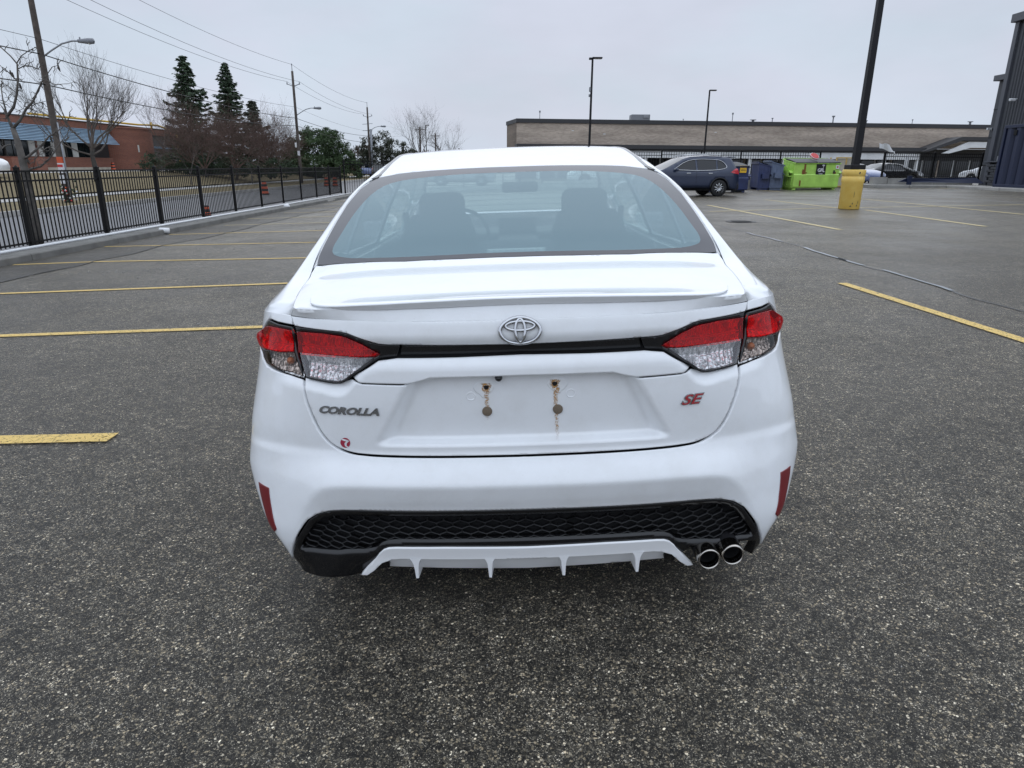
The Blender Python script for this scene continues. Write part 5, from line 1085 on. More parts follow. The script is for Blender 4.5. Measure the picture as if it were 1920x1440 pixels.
u3 = upole(-19.25, 96, -.35, 8.9, .15, 'distant pole with many insulators in front of the far pines')
mb = MB(); mb.tube([(.32, 0, 0), (.32, 0, 6.2)], .16, 10); mb.build('metal_sleeve', 'galv', u3)
for z in (5.2, 6.0, 6.8): mb = MB(); mb.tube([(-.75, 0, z), (.6, 0, z+.1)], .03, 5); mb.build('cross_arm', 'lampgrey', u3)
far_poles = [(-13.0, 120, 6.4), (-14.5, 112, 7.0), (-9.5, 125, 4.2)]
for x, y, h in far_poles:
    o = empty('utility_pole', (x, y, 0), 0, {120: 'thin far pole among the bare twigs, right of the far pines', 112: 'far wooden pole among the bare twigs, nearest the far pines', 125: 'shortest far pole near the small distant lamp post'}[y], 'utility pole', 'wooden utility poles along the road'); MB().tube([(0, 0, 0), (0, 0, h)], .12, 8).build('pole', 'wood', o); MB().tube([(-.8, 0, h-.4), (.8, 0, h-.4)], .05, 5).build('cross_arm', 'wood', o)
def wire(a, b, sag, r, label, grp):
    a, b = Vector(a), Vector(b); mb = MB(); mb.tube([a.lerp(b, q)-Vector((0, 0, 4*sag*q*(1-q))) for q in fr(0, 1, 14)], r, 4)
    return tag(mb.build('overhead_wire', 'pole_black'), label, 'wire', grp)
T1, T2, T3 = Vector((-20, 31.6, 9.55)), Vector((-19.72, 66, 9.25)), Vector((-19.25, 96, 8.55)); G_ = 'power lines between the utility poles'
for dx, dz_, nm in ((0, .55, 'upper wire'), (-.55, -.85, 'left arm wire'), (.55, -.85, 'right arm wire')):
    wire(T1+Vector((dx, 0, dz_)), T2+Vector((dx, 0, dz_)), .5, .011, 'thin power line running to the middle pole, '+{'upper wire': 'highest of three', 'left arm wire': 'left of the lower pair', 'right arm wire': 'right of the lower pair'}[nm], G_)
    wire(T2+Vector((dx, 0, dz_)), T3+Vector((dx, 0, dz_)), .5, .012, 'thin power line from middle pole to far pole, '+{'upper wire': 'highest of three', 'left arm wire': 'left of the lower pair', 'right arm wire': 'right of the lower pair'}[nm], G_)
for z1, z2, z3, r, nm in ((5.75, 5.35, 5.0, .022, 'thick black'), (4.55, 4.7, 4.2, .022, 'lowest black'), (6.35, 6.3, 5.6, .010, 'faint middle')):
    wire((-20, 31.6, z1), (-19.72, 66, z2), .35, r, nm+' cable from the leaning pole past the spruces', G_); wire((-20, 31.6, z1), (-20.3, -6, z1+.4), .3, r, nm+' cable leaving the frame left of the leaning pole', G_); wire((-19.72, 66, z2), (-19.25, 96, z3), .3, r*.9, nm+' cable from the middle pole towards the far pole', G_)
def wrap(parent, z0, z1, r, m, a0, a1, name):
    mb = MB(); n_ = 8; mb.add([(r*math.cos(lerp(a0, a1, i/n_)), r*math.sin(lerp(a0, a1, i/n_)), z) for z in (z0, z1) for i in range(n_+1)], [(i, i+1, n_+2+i, n_+1+i) for i in range(n_)]); return mb.build(name, m, parent)
wrap(u1, 1.72, 1.98, .16, 'orange', 0, 6.28, 'orange_band'); wrap(u1, 1.30, 1.72, .162, 'paper', -2.8, -.4, 'poster'); wrap(u1, 1.55, 1.66, .164, 'red_paint', -2.6, -.8, 'poster_stripe'); wrap(u1, .85, 1.22, .162, 'paper', -2.7, -.6, 'poster')
wrap(u2, 2.5, 2.9, .16, 'paper', -2.4, -.8, 'poster'); MB().bbox((-.22, 0, 3.4), (.18, .1, .4), .02).build('meter_box', 'white_plastic', u2)
MB().tube([(.17, -.03, 0), (.17, -.03, 3.4)], .035, 8).build('conduit', 'galv', u1)
fl = empty('flower_tribute', (-19.72, 31.2, -.3), 0, 'cluster of white, green and red flowers tied low on the leaning pole', 'flowers')
for i in range(34):
    p = (random.uniform(-.25, .45), random.uniform(-.2, .15), random.uniform(.0, 1.0)*random.uniform(.6, 1.15)); mb = MB(); mb.lathe([(.001, -.04), (.05, -.02), (.06, .02), (.001, .05)], p, 'Z', 6, smooth=False); mb.build('bloom', random.choice(['white_plastic', 'white_plastic', 'red_paint', 'needle', 'needle', 'orange']), fl)
# ------------------------------------------------------------------ traffic barrels, litter
def barrel(x, y, z, label, s=1.0, k=1):
    root = empty('traffic_barrel', (x, y, z), 0, label, 'traffic barrel', 'orange and black traffic barrels'); root.scale = (k, k, k)
    mb = MB(); mb.lathe([(.001, 0), (.36, 0), (.36, .06), (.30, .07)], n=20); mb.build('base', 'rubber', root)
    hs = [.06, .24, .42, .60, .78, .92]
    for i in range(5):
        r0, r1 = .29-.025*i, .27-.025*i; mb = MB(); mb.lathe([(r0, hs[i]*s), (r0-.004, hs[i+1]*s-.005), (r1-.01, hs[i+1]*s)], n=20); mb.build('band', 'orange' if i % 2 == 0 else 'ink', root)
    mb = MB(); mb.lathe([(.16, .92*s), (.15, 1.0*s), (.001, 1.02*s)], n=16); mb.build('handle', 'rubber', root)
    return root
barrel(-10.25, 23.4, -.46, 'short orange and black barrel right behind the fence, nearest of the barrels', k=.52)
barrel(-15.9, 45.2, -.46, 'orange and black barrel on the road, second nearest', k=.8)
for i, (x, y) in enumerate(((-16.6, 63), (-16.0, 63.6))): barrel(x, y, -.46, ['left of two far barrels near the fence corner', 'right of two far barrels near the fence corner'][i], k=.8)
barrel(-39.0, 69.5, .72, 'small orange barrel standing by the brick drum of the building', k=.75)
mb = MB(); mb.lathe([(.001, 0), (.09, .01), (.10, .10), (.11, .32), (.001, .33)], (0, 0, 0), 'X', 10); o = mb.build('paper_cup', 'white_plastic'); o.location = (-8.93, 17.5, gz(-8.9)+.11); o.rotation_euler = (0, .1, .3); o.scale = (.75, .7, .7); tag(o, 'crushed white cup lying on the asphalt against the kerb', 'litter')
mb = MB(); mb.lathe([(.12*math.sin(a)+.0005, -.12*math.cos(a)) for a in [i*math.pi/8 for i in range(9)]], (-8.91, 27.6, gz(-8.9)+.12), 'Z', 14); tag(mb.build('white_ball', 'white_plastic'), 'small white ball lying against the kerb below the fence', 'ball')
o = fbox(None, 'concrete_block', (-8.9, 34, gz(-8.9)+.05), (.25, 1.4, .1), 'concrete', .02); tag(o, 'low grey concrete stop lying along the kerb near the fence corner', 'concrete stop')
for i in range(26):
    x, y = random.uniform(-8.5, -2), random.uniform(5, 30); mb = MB(); s = random.uniform(.008, .02); mb.box((x, y, gz(x)+.01), (s, s*1.4, s), random.random()*3)
    if i == 0: GR = MB()
    GR.box((x, y, gz(x)+.01), (s, s*1.4, s), random.random()*3)
for i in range(60):
    x, y = random.gauss(-6.0, .35), random.gauss(10.6, .12); s = random.uniform(.006, .02); GR.box((x, y, gz(x)+.006), (s, s, s*.6), random.random()*3)
for i in range(500):
    x, y = random.uniform(-3.5, 3.5), random.uniform(1.15, 2.2)+abs(random.gauss(0, 1)); s = random.uniform(.0015, .0035); GR.box((x, y, gz(x)+s*.4), (s, s*1.5, s), random.random()*3)
tag(GR.build('loose_gravel', 'mortar'), 'sparse loose grit scattered on the parking lot asphalt', 'gravel', kind='stuff')
# ------------------------------------------------------------------ tan brick strip building at the back
tb = empty('strip_mall', (.3, 78, 0), 0, 'long low tan brick building with dark roof edge across the back', 'building')
A_, B_2 = Vector((0, 0)), Vector((62, 6.2)); dB = (B_2-A_).normalized(); nB = Vector((dB.y, -dB.x))    # nB points to the camera
def bp(s, off, z): q = dB*s+nB*off; return (q.x, q.y, z)
def bquad(name, s0, s1, z0, z1, off, m, th=.3, parent=tb):
    mb = MB(); mb.prism([bp(s0, off, z0), bp(s1, off, z0), bp(s1, off, z1), bp(s0, off, z1)], (0, 0, 0), (-nB.x*th, -nB.y*th, 0)); return mb.build(name, m, parent)
ZR = 6.2
bquad('wall', 0, 62, 3.55, ZR-.42, 0, 'tan_brick', .5); bquad('roof_edge', -.06, 62.1, ZR-.42, ZR, .12, 'roof_edge', .7)
mb = MB(); mb.add([(0, 0, 3.3), (-1.1, 6.0, 3.3), (-1.1, 6.0, ZR-.3), (0, 0, ZR-.42)], [(0, 1, 2, 3)]); mb.build('side_wall', 'tan_brick_side', tb)
mb = MB(); mb.add([(-.02, -.05, ZR-.42), (-1.2, 6.0, ZR-.42), (-1.2, 6.0, ZR), (-.02, -.05, ZR)], [(0, 1, 2, 3)]); mb.build('roof_edge', 'roof_edge', tb)
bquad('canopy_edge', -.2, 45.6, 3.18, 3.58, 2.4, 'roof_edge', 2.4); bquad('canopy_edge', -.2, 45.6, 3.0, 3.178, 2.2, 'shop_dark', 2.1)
bquad('fascia', 0, 45.2, 2.3, 3.0, 2.1, 'white_fascia', .1)
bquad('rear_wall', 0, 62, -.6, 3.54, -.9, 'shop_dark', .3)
for i in range(31):
    s = 1+i*1.96; w_ = bquad('shop_window', s, s+1.5, .7, 2.2, -.86, 'dark_glass', .05); bquad('mullion', s+1.52, s+1.7, .0, 2.3, -.80, 'white_fascia' if i % 3 else 'tan_brick', .08)
for i in range(12): bquad('pillar', 2+i*3.9, 2.3+i*3.9, -.3, 3.0, 2.0, 'white_fascia', .3)
# raised entrance canopy at the right
g = MB(); pr = [(44.9, 3.18), (45.6, 3.18), (49.4, 4.35), (62, 4.35), (62, 4.75), (49.2, 4.75)]
[g.prism([bp(s, 2.9, z) for s, z in q], (0, 0, 0), (-nB.x*2.5, -nB.y*2.5, 0)) for q in ([pr[0], pr[1], pr[2], pr[5]], [pr[2], pr[3], pr[4], pr[5]])]; g.build('entrance_canopy', 'roof_edge', tb)
g = MB(); pr = [(47.3, 3.0), (48.1, 3.0), (50.6, 3.62), (62, 3.62), (62, 4.25), (50.2, 4.25)]
[g.prism([bp(s, 2.75, z) for s, z in q], (0, 0, 0), (-nB.x*.2, -nB.y*.2, 0)) for q in ([pr[0], pr[1], pr[2], pr[5]], [pr[2], pr[3], pr[4], pr[5]])]; g.build('fascia', 'white_fascia', tb)
for i, (px, py, hh, wd) in enumerate(((1012, 200, 1.0, .06), (1281, 219, .3, .05), (1373, 208, 1.0, .07), (1412, 220, .3, .25), (1448, 218, .5, .08), (1562, 213, .8, .12), (1625, 222, .35, .10), (1711, 220, .5, .06), (1820, 225, .35, .2))):
    p = at(px, 226, 80.5+px/1000*3-2.5); mb = MB(); lx, ly = p.x-.3, p.y-78; mb.lathe([(wd*.6, ZR-.1), (wd*.6, ZR+hh*.8), (wd*1.4, ZR+hh*.82), (wd*1.5, ZR+hh), (.01, ZR+hh*1.02)], (lx, ly, 0), 'Z', 8, smooth=False); mb.build('roof_vent', 'lampgrey', tb)
o = fbox(tb, 'roof_unit', (14.0, 5.0, ZR+.35), (2.1, 1.6, .85), 'lampgrey', .04); fbox(o, 'unit_grille', (14.6, 4.16, ZR+.55), (.6, .1, .3), 'galv', .01)
for s in (6, 9.5, 22): bquad('wall_light', s, s+.25, 5.0-.2*(s % 2), 5.08-.2*(s % 2), .02, 'white_fascia', .05)
tag(fbox(None, 'small_sign', tuple(at(1700, 303, 47)), (.26, .03, .75), 'white_plastic', .005), 'small white and red sign standing behind the right-hand fence', 'sign')
o = fbox(None, 'x', (0, 0, 0), (.1, .1, .1), 'red_paint'); bpy.data.objects.remove(o)
# ------------------------------------------------------------------ charcoal building and navy container at the right edge
cb = empty('charcoal_building', (27.2, 41, 0), 0, 'tall charcoal metal-clad building cut off by the right edge', 'building')
def rib_wall(name, x, y0, y1, z0, z1, pitch, dep, m, parent, ox, oy):
    """ribbed cladding facing -X between y0 and y1"""
    mb = MB(); n_ = int((y1-y0)/pitch); pts = []
    for i in range(n_):
        a = y0+i*pitch; pts += [(x, a), (x, a+pitch*.45), (x-dep, a+pitch*.55), (x-dep, a+pitch*.92)]
    pts.append((x, y1)); k = len(pts)
    mb.add([(a-ox, b-oy, z) for z in (z0, z1) for a, b in pts], [(i, i+1, k+i+1, k+i) for i in range(k-1)]); return mb.build(name, m, parent, fix=False)
mb = MB(); mb.box((9, -10.5, 4.4), (17.8, 20.9, 9.0)); mb.build('core', 'metal_wall', cb)
for i in range(5): rib_wall('cladding_sheet', 27.2, 20+i*4.15, 20+(i+1)*4.15-.02, 1.75, 9.0, .23, .045, 'metal_wall', cb, 27.2, 41)
fbox(cb, 'corner_trim', (-.03, -.12, 4.6), (.2, .3, 9.0), 'metal_trim', .01); fbox(cb, 'roof_trim', (-.05, -10.4, 9.15), (.5, 21.2, .42), 'metal_trim', .02)
for j in range(9):
    for i in range(22):
        mb = MB(); mb.bbox((-.13+random.uniform(-.015, .015), -.5-i*.62-(.31 if j % 2 else 0), .42+j*.145), (.12, .60, .125), .012); mb.build('stone', 'dark_brick', cb)
mb = MB(); mb.box((-.11, -10.3, 1.79), (.3, 20.7, .06)); mb.build('ledge', 'metal_trim', cb)
mb = MB(); mb.bbox((-.35, -1.35, 4.95), (.34, .12, .14), .03); mb.tube([(-.1, -1.35, 5.0), (-.3, -1.35, 4.97)], .03, 6); mb.build('wall_camera', 'white_plastic', cb)
fbox(cb, 'junction_box', (-.2, -1.1, 1.95), (.14, .25, .25), 'lampgrey', .01)
cb2 = MB(); ann = empty('charcoal_annex', (29.0, 41.1, 0), 0, 'lower smooth charcoal annex behind the tall clad building', 'building')
mb = MB(); mb.box((5, 1.6, 3.2), (9.98, 3.2, 6.4)); mb.build('wall', 'metal_wall', ann); fbox(ann, 'roof_trim', (4.9, 1.6, 6.55), (10.4, 3.5, .32), 'metal_trim', .02)
for z in (1.6, 3.2, 4.8): fbox(ann, 'panel_joint', (-.005, 1.6, z), (.03, 3.2, .03), 'dark_void', .002)
mb = MB(); mb.bbox((-.15, 3.0, 3.7), (.3, .12, .13), .02); mb.build('wall_camera', 'white_plastic', ann)
nc = empty('navy_container', (25.75, 38, gz(25)+.12), 0, 'navy corrugated steel container standing against the charcoal building', 'container')
mb = MB(); mb.box((.62, -4.2, 1.55), (1.0, 8.3, 2.9)); mb.build('core', 'navy_box', nc)
for i in range(12):
    mb = MB(); y = -.38-i*.66; mb.prism([(.1, y+.26, .12), (.1, y-.26, .12), (-.07, y-.13, .12), (-.07, y+.13, .12)], (0, 0, 0), (0, 0, 2.85)); mb.build('corrugation', 'navy_box', nc)
for z in (.08, 3.02): fbox(nc, 'frame_rail', (.02, -4.2, z), (.24, 8.4, .16), 'navy_box', .01)
fbox(nc, 'corner_post', (.02, -.03, 1.55), (.22, .16, 2.9), 'navy_box', .01)
fbox(nc, 'lifting_ring', (-.1, -.9, 2.7), (.05, .22, .26), 'dark_void', .02)
# ------------------------------------------------------------------ red brick building at the left
rb = empty('brick_office', (-40, 40, .6), 0, 'low red brick building with blue metal awnings behind the lawn', 'building')
def wx(name, y0, y1, z0, z1, x, m, th=.3): mb = MB(); mb.box((x-th/2, (y0+y1)/2-40, (z0+z1)/2-.6), (th, y1-y0, z1-z0)); return mb.build(name, m, rb)
wx('core', 20, 100, .5, 4.7, -.5, 'shop_dark', 8); wx('lower_wall', 20, 71.5, .98, 1.85, 0, 'red_brick', .4); wx('plinth', 20, 71.5, .5, .98, .03, 'cream', .4); wx('parapet', 20, 100, 4.35, 4.98, 0, 'red_brick', .4); wx('coping', 20, 100, 4.98, 5.06, .06, 'roof_edge', .5)
for i in range(13):
    y0 = 22+i*3.85
    if y0 > 68: break
    for k in range(4):
        f = wx('window_pane', y0+k*.94+.05, y0+k*.94+.88, 1.87, 3.1, -.12, 'white_panel' if (58 < y0+k*.94 < 65.5 and (k+i) % 4 != 3) else 'dark_glass', .05)
    wx('pier', y0+3.72, y0+3.84, 1.85, 3.3, .0, 'red_brick' if i % 2 else 'bark_dark', .2)
for y0, y1 in ((40, 43), (56.3, 57.6), (53.6, 54.8)): wx('entrance_wall', y0, y1, .6, 1.9 if y1 < 50 else 1.75, 2.4, 'red_brick', 2.4)
def awning(y0, y1, z0, z1, x=0):
    n_ = 11
    for k in range(n_):
        a, b = k/n_, (k+.74)/n_; mb = MB(); ya, yb = y0-40, y1-40
        xa, xb = x+1.15*(1-a), x+1.15*(1-b); za, zb_ = lerp(z0, z1, a)-.6, lerp(z0, z1, b)-.6
        mb.add([(xa+.03, ya, za), (xa+.03, yb, za), (xb+.03, yb, zb_-.03), (xb+.03, ya, zb_-.03), (xb, ya, zb_-.028), (xb, yb, zb_-.028), (xa, ya, za-.03), (xa, yb, za-.03)], [(0, 1, 2, 3), (2, 3, 4, 5), (0, 1, 7, 6)]); mb.build('awning_slat', 'steel_blue', rb)
awning(20, 71.0, 3.1, 4.45); awning(79.5, 90, 3.0, 4.3, -1.5)
mb = MB(); mb.lathe([(4.3, 0), (4.3, 4.3)], (-2.6, 35.6, -.1), 'Z', 48); mb.lathe([(4.38, 4.2), (4.38, 4.34), (.1, 4.34)], (-2.6, 35.6, -.1), 'Z', 48); dr = mb.build('brick_drum', mat_drum := M['red_brick'], rb)
fbox(rb, 'wall_sign', (1.4, 34.1, 2.2), (.06, .35, .7), 'white_panel', .01)
for pts in ([(-.8, 19, 4.55), (-.8, 36, 4.6), (.2, 38, 4.65), (-.8, 42, 4.5), (-.6, 50, 4.2)], [(-.7, 44, 4.6), (-.6, 44, .2)], [(-.7, 38.5, 5.0), (-.7, 38.5, 4.3)], [(-.5, 44.1, 1.0), (.6, 44.6, 1.0), (.6, 44.6, 0)]):
    MB().tube([Vector(p)+Vector((1.5, 0, 0)) for p in pts], .10, 6).build('gas_pipe', 'yellow_pipe', rb)
# ------------------------------------------------------------------ trees
def branch(mb, p, d, L, r, lev, rnd, spread, up, kids, seg=4, wig=.18):
    pts = [p]; rs = [r]; dd = d.copy()
    for i in range(seg):
        dd = (dd+Vector((rnd.gauss(0, wig), rnd.gauss(0, wig), rnd.gauss(0, wig)+up))).normalized(); pts.append(pts[-1]+dd*L/seg); rs.append(r*(1-.62*(i+1)/seg))
    mb.tube(pts, rs, 6 if r > .04 else 3, cap=False)
    if lev <= 0: return
    for k in range(kids[-lev] if lev <= len(kids) else 4):
        t = rnd.uniform(.28, 1.0); i = min(seg-1, int(t*seg)); q = pts[i].lerp(pts[i+1], t*seg-i) if t < 1 else pts[-1]
        ax = dd.orthogonal().normalized(); ax.rotate(Matrix.Rotation(rnd.uniform(0, 6.28), 3, dd)); a = rnd.uniform(spread*.6, spread*1.25)
        nd = dd.copy(); nd.rotate(Matrix.Rotation(a, 3, ax)); branch(mb, q, nd, L*rnd.uniform(.55, .8), max(.006, rs[i]*.55), lev-1, rnd, spread, up, kids, seg, wig)
def bare_tree(loc, h, th, r, label, m, seed, limbs=7, lev=3, kids=(4, 5, 6), spread=.6, up=.10, tm='bark_dark', name='bare_tree', grp=None, leanx=0):
    rnd = random.Random(seed); root = empty(name, loc, 0, label, 'tree', grp); mb = MB(); tp = [Vector((leanx*q+rnd.gauss(0, .03)*q*th, rnd.gauss(0, .03)*th*q, th*q)) for q in fr(0, 1, 5)]
    mb.tube(tp, [r*(1.25-.5*q) for q in fr(0, 1, 5)], 8); mb.build('trunk', tm, root); cr = MB()
    for i in range(limbs):
        a = i*6.283/limbs+rnd.uniform(-.3, .3); el = rnd.uniform(.5, 1.25); d = Vector((math.cos(a)*math.cos(el), math.sin(a)*math.cos(el), math.sin(el))); branch(cr, tp[-1-(i % 2)], d, (h-th)*rnd.uniform(.55, .72), r*.42, lev, rnd, spread, up, kids)
    cr.build('crown', m, root); return root
def leafmesh(mb, pts, size, rnd, flat=.5, drop=0):
    for p in pts:
        s = size*rnd.uniform(.6, 1.4); n = Vector((rnd.gauss(0, 1), rnd.gauss(0, 1), rnd.gauss(0, 1)*flat+.3)).normalized(); a = n.orthogonal().normalized(); a.rotate(Matrix.Rotation(rnd.uniform(0, 6.28), 3, n)); b = n.cross(a)*.45
        q = Vector(p); mb.add([q-a*s, q-b*s*.6, q+a*s+Vector((0, 0, -drop*s)), q+b*s*.6], [(0, 1, 2, 3)])
def spruce(loc, H, R, label, seed, m='needle'):
    rnd = random.Random(seed); root = empty('spruce_tree', loc, 0, label, 'tree', 'spruces behind the fence'); MB().tube([(0, 0, 0), (0, 0, H*.97)], [.22, .03], 8).build('trunk', 'bark_dark', root)
    mb = MB(); br = MB(); z = H*.06; k = 0
    while z < H*.985:
        q = z/H; Rb = R*(1-q)**.80*rnd.uniform(.66, 1.15)+.12; nb = 7 if q < .8 else 5
        for i in range(nb):
            a = k*.9+i*6.283/nb+rnd.uniform(-.3, .3); L = Rb*rnd.uniform(.58, 1.18); pts = []
            for j in range(6):
                t = j/5; pts.append(Vector((math.cos(a)*L*t, math.sin(a)*L*t, z-L*.30*math.sin(t*2.2)+L*.14*t*t+rnd.gauss(0, .02))))
            br.tube(pts, [.03*(1-t/6)+.004 for t in range(6)], 3, cap=False)
            n_ = int(8+L*21)
            for _ in range(n_):
                t = rnd.uniform(.12, 1)**.75; j = min(4, int(t*5)); p = pts[j].lerp(pts[j+1], t*5-j); w_ = .30*(1-.5*t)*min(1, L)
                pp = p+Vector((-math.sin(a), math.cos(a), 0))*rnd.gauss(0, w_)+Vector((0, 0, -abs(rnd.gauss(0, .10))))
                n = Vector((rnd.gauss(0, .5), rnd.gauss(0, .5), 1)).normalized(); d = Vector((math.cos(a)+rnd.gauss(0, .5), math.sin(a)+rnd.gauss(0, .5), -.35)).normalized(); s = rnd.uniform(.15, .30); b = d.cross(n).normalized()*s*.42
                mb.add([pp-d*s, pp+b, pp+d*s, pp-b, pp+Vector((0, 0, s*.25))], [(0, 1, 4), (1, 2, 4), (2, 3, 4), (3, 0, 4)])
        z += max(.18, .50*(1-q*.5))*rnd.uniform(.85, 1.15); k += 1
    br.build('branches', 'bark_dark', root); mb.build('needles', m, root, fix=False); return root
spruce((-34.2, 77, .6), 11.7, 4.3, 'tallest dark green spruce, left of the pair behind the fence', 3)
spruce((-31.9, 82, .6), 11.6, 3.6, 'slimmer dark green spruce, right of the pair behind the fence', 5)
spruce((-28.6, 80, .5), 7.7, 3.0, 'shorter brownish spruce right of the tall pair', 8, 'needle3')
def pine(loc, blobs, n, size, label, seed, m, m2=None, name='pine_tree'):
    rnd = random.Random(seed); root = empty(name, loc, 0, label, 'tree', 'pines beyond the road'); MB().tube([(0, 0, 0), (.1, 0, blobs[0][2]*.9)], [.25, .12], 8).build('trunk', 'bark_dark', root)
    mb = MB(); lim = MB(); V_ = sum(b[3]**2 for b in blobs)
    for bx, by, bz, r, rzz in blobs:
        lim.tube([(0, 0, max(.3, bz*.35)), (bx*.5, by*.5, bz*.75), (bx, by, bz)], [.09, .06, .03], 4, cap=False)
        k = int(n*r*r/V_); cl = [Vector((rnd.gauss(0, 1), rnd.gauss(0, 1), rnd.gauss(0, 1))).normalized()*rnd.uniform(.55, 1.05) for _ in range(max(6, int(26*r)))]
        pts = []
        for _ in range(k):
            c = rnd.choice(cl); p = c+Vector((rnd.gauss(0, .13), rnd.gauss(0, .13), rnd.gauss(0, .10))); pts.append((bx+p.x*r, by+p.y*r, max(.1, bz+p.z*rzz)))
        leafmesh(mb, pts, size, rnd, .8)
    lim.build('limbs', 'bark_dark', root); mb.build('foliage', m, root, fix=False); return root
pine((-24.6, 90, -.3), [(0, 0, 3.6, 2.3, 2.2), (-2.6, .4, 3.0, 1.9, 2.0), (2.0, -.4, 3.6, 2.0, 2.1), (-.6, 0, 4.9, 1.5, 1.2), (1.6, 0, 5.2, 1.1, .9), (-3.6, 0, 1.8, 1.5, 1.6), (3.4, 0, 2.5, 1.5, 1.8), (0, -1, 1.6, 2.4, 1.6), (2.6, -.6, 1.4, 1.9, 1.4), (-2.4, -.6, 1.0, 1.6, 1.2), (4.3, -.4, 1.2, 1.4, 1.3)], 21000, .19, 'broad bright green pine behind the middle utility pole', 11, 'needle2')
pine((-29.3, 93, -.3), [(0, 0, 2.4, 2.0, 2.0), (1.6, 0, 1.6, 1.6, 1.5), (-1.4, 0, 1.6, 1.6, 1.5)], 5000, .18, 'rusty brown conifer between the spruces and the green pine', 12, 'brown_leaf')
pine((-17.9, 97, -.3), [(0, 0, 4.4, 1.5, 1.7), (-1.6, 0, 3.6, 1.3, 1.6), (1.8, .2, 3.6, 1.6, 1.6), (3.6, 0, 2.6, 1.5, 1.6), (-2.4, 0, 2.2, 1.6, 1.8), (0, -.4, 2.2, 2.2, 1.9), (2.4, 0, 1.6, 1.9, 1.5)], 9000, .18, 'ragged olive pine behind the far insulator pole', 13, 'needle3')
pine((-21.2, 99, -.3), [(0, 0, 2.4, 1.5, 1.8), (.9, 0, 3.3, .9, 1.1), (-.8, 0, 1.6, 1.4, 1.3)], 4500, .17, 'rusty brown tree in the dip between the two green pines', 14, 'brown_leaf')
pine((-12.2, 101, -.3), [(0, 0, 2.0, 1.7, 1.5), (2.4, .2, 1.4, 1.6, 1.1), (-2, 0, 1.8, 1.5, 1.4)], 4500, .17, 'low rusty tree line under the far bare twigs', 15, 'brown_leaf')
pine((-28.3, 66, .1), [(-2.4, 0, 1.0, 1.7, 1.0), (.6, 0, 1.0, 1.9, .95), (3.4, .3, .9, 1.8, .9), (-4.6, 0, 1.1, 1.4, 1.1), (6.2, .5, .9, 1.7, .9)], 9000, .15, 'low spreading dark green juniper under the brown thicket', 16, 'needle', name='juniper_bush')
for i, (x, y, h, lb) in enumerate(((-29.8, 66, 5.3, 'leftmost of the reddish bare trees by the spruces'), (-27.2, 63, 6.0, 'second of the reddish bare trees, in front of the tallest spruce'), (-24.9, 64, 5.9, 'third of the reddish bare trees, before the slimmer spruce'), (-22.9, 67, 5.6, 'fourth of the reddish bare trees, right of the slimmer spruce'), (-24.2, 72, 4.2, 'rightmost low reddish bare tree beside the middle utility pole'))):
    bare_tree((x, y, .0), h, 1.0, .10, lb, 'twig_red', 40+i, limbs=8, lev=3, kids=(7, 7, 6), spread=.62, up=.05, grp='reddish bare trees before the spruces')
bare_tree((-27.0, 46, .25), 6.7, 2.0, .15, 'round-crowned bare tree in front of the brick building', 'twig', 21, limbs=9, lev=3, kids=(5, 6, 5), spread=.36, up=.13)
bare_tree((-34.6, 71, .6), 6.6, 2.4, .10, 'thin bare tree just left of the tallest spruce', 'twig', 23, limbs=6, lev=3, kids=(4, 4, 4), spread=.35, up=.16)
bare_tree((-14.2, 108, -.2), 9.3, 2.6, .16, 'bare tree behind the distant poles, left one', 'twig', 31, limbs=7, lev=3, kids=(4, 5, 4), spread=.5, up=.08)
bare_tree((-10.6, 112, -.2), 7.2, 2.2, .14, 'bare tree behind the distant poles, right one', 'twig', 33, limbs=7, lev=3, kids=(4, 5, 4), spread=.5, up=.06)
bare_tree((-23.6, 52, -.1), 3.4, .9, .04, 'small pale sapling by the sidewalk behind the fence', 'bark', 51, limbs=3, lev=1, kids=(3,), spread=.5, up=.12, tm='bark', name='sapling')
bare_tree((-20.6, 56, -.1), 3.1, .9, .04, 'pale sapling near the middle utility pole', 'bark', 52, limbs=3, lev=1, kids=(3,), spread=.5, up=.12, tm='bark', name='sapling')
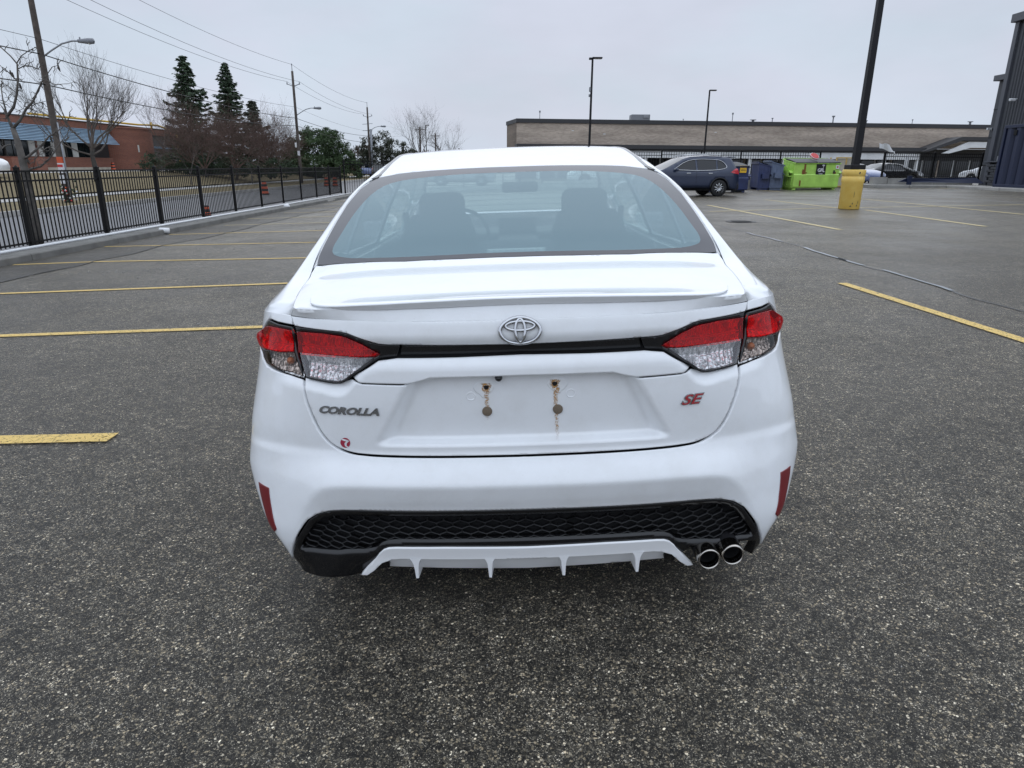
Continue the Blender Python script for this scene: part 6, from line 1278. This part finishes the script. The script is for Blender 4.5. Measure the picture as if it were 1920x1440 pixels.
# near leaning tree at the left edge, drawn in its own vertical plane with real depth offsets
nt_ = empty('catalpa_tree', (-9.85, 14.2, -.4), 0, 'nearest bare tree with grey crooked branches and hanging pods', 'tree'); o0 = Vector(nt_.location)
def P2(px, py, dy=0): return at(px, py, 14.2+dy)-o0
mb = MB(); mb.tube([P2(73, 463), P2(66, 420), P2(58, 375), P2(50, 335), P2(42, 300), P2(34, 268), P2(24, 240)], [.10, .092, .086, .08, .07, .058, .046], 10); mb.tube([P2(50, 330), P2(44, 300, .1), P2(36, 285, .2), P2(28, 270, .2)], [.045, .04, .03, .022], 8); tr_ = mb.build('trunk', 'bark', nt_)
BR = [([(24, 240), (14, 218), (8, 206), (0, 195)], .06, .01), ([(24, 240), (38, 225), (50, 205), (62, 190), (72, 168), (80, 155), (84, 148)], .055, .012), ([(14, 218), (26, 200), (32, 175), (34, 150), (32, 118), (20, 105), (0, 86)], .05, .018), ([(32, 118), (40, 105), (55, 95), (68, 86)], .02, .008), ([(55, 95), (52, 85), (49, 78)], .01, .005), ([(35, 130), (48, 125), (58, 124), (70, 130), (80, 134)], .018, .006), ([(62, 188), (72, 172), (78, 155), (86, 140), (98, 126), (108, 122)], .03, .009),
      ([(40, 297), (52, 292), (66, 284), (80, 272), (92, 258), (100, 252), (108, 240)], .05, .015), ([(92, 258), (104, 248), (116, 240), (128, 222), (133, 215)], .022, .006), ([(45, 320), (60, 318), (76, 312), (90, 300), (100, 285), (112, 268), (122, 258), (130, 246)], .045, .01), ([(100, 285), (96, 276), (88, 275), (76, 288), (70, 293)], .018, .006), ([(85, 290), (82, 280), (76, 276)], .014, .005), ([(90, 152), (104, 158), (130, 158), (145, 152)], .014, .005),
      ([(32, 150), (22, 142), (10, 132), (0, 122)], .022, .008), ([(14, 218), (6, 190), (2, 165), (4, 145)], .03, .01), ([(32, 175), (18, 165), (6, 158), (0, 150)], .016, .006), ([(30, 210), (44, 202), (48, 192)], .012, .005), ([(58, 204), (70, 208), (84, 215), (98, 218)], .014, .005), ([(20, 270), (10, 275), (0, 280)], .02, .007), ([(66, 196), (80, 192), (96, 186), (100, 182)], .012, .004), ([(6, 195), (14, 188), (24, 178)], .012, .004), ([(108, 122), (112, 128)], .006, .003), ([(112, 268), (126, 262), (138, 240)], .01, .004), ([(62, 318), (66, 300), (74, 288)], .012, .004)]
cr = MB()
for pts, r0, r1 in BR:
    n_ = len(pts); dy = random.uniform(-.5, .5); cr.tube([P2(a, b, dy*(i/(n_-1)))+Vector((0, 0, random.gauss(0, .012))) for i, (a, b) in enumerate(pts)], [.55*lerp(r0, r1, i/(n_-1)) for i in range(n_)], 7, cap=True)
    for q in range(int(n_*1.6)):      # side twigs
        i = random.randrange(n_-1); t = random.random(); a0 = lerp(pts[i][0], pts[i+1][0], t); b0 = lerp(pts[i][1], pts[i+1][1], t); an = random.uniform(0, 6.28); L = random.uniform(8, 22)
        tw = [(a0, b0), (a0+L*.4*math.cos(an), b0+L*.4*math.sin(an)), (a0+L*.75*math.cos(an+.35), b0+L*.75*math.sin(an+.35)), (a0+L*math.cos(an+.1), b0+L*math.sin(an+.1))]
        cr.tube([P2(a, b, dy*(i/(n_-1))) for a, b in tw], [.009, .007, .005, .003], 4, cap=False)
cr.build('branches', 'bark', nt_)
for a, b in ((110, 128), (38, 162), (24, 142), (52, 302), (20, 138), (96, 262)):
    p = P2(a, b); mb = MB(); mb.tube([p+Vector((0, 0, .06)), p, p+Vector((.02, 0, -.06))], [.01, .022, .006], 6); mb.build('seed_pod', 'bark_dark', nt_)
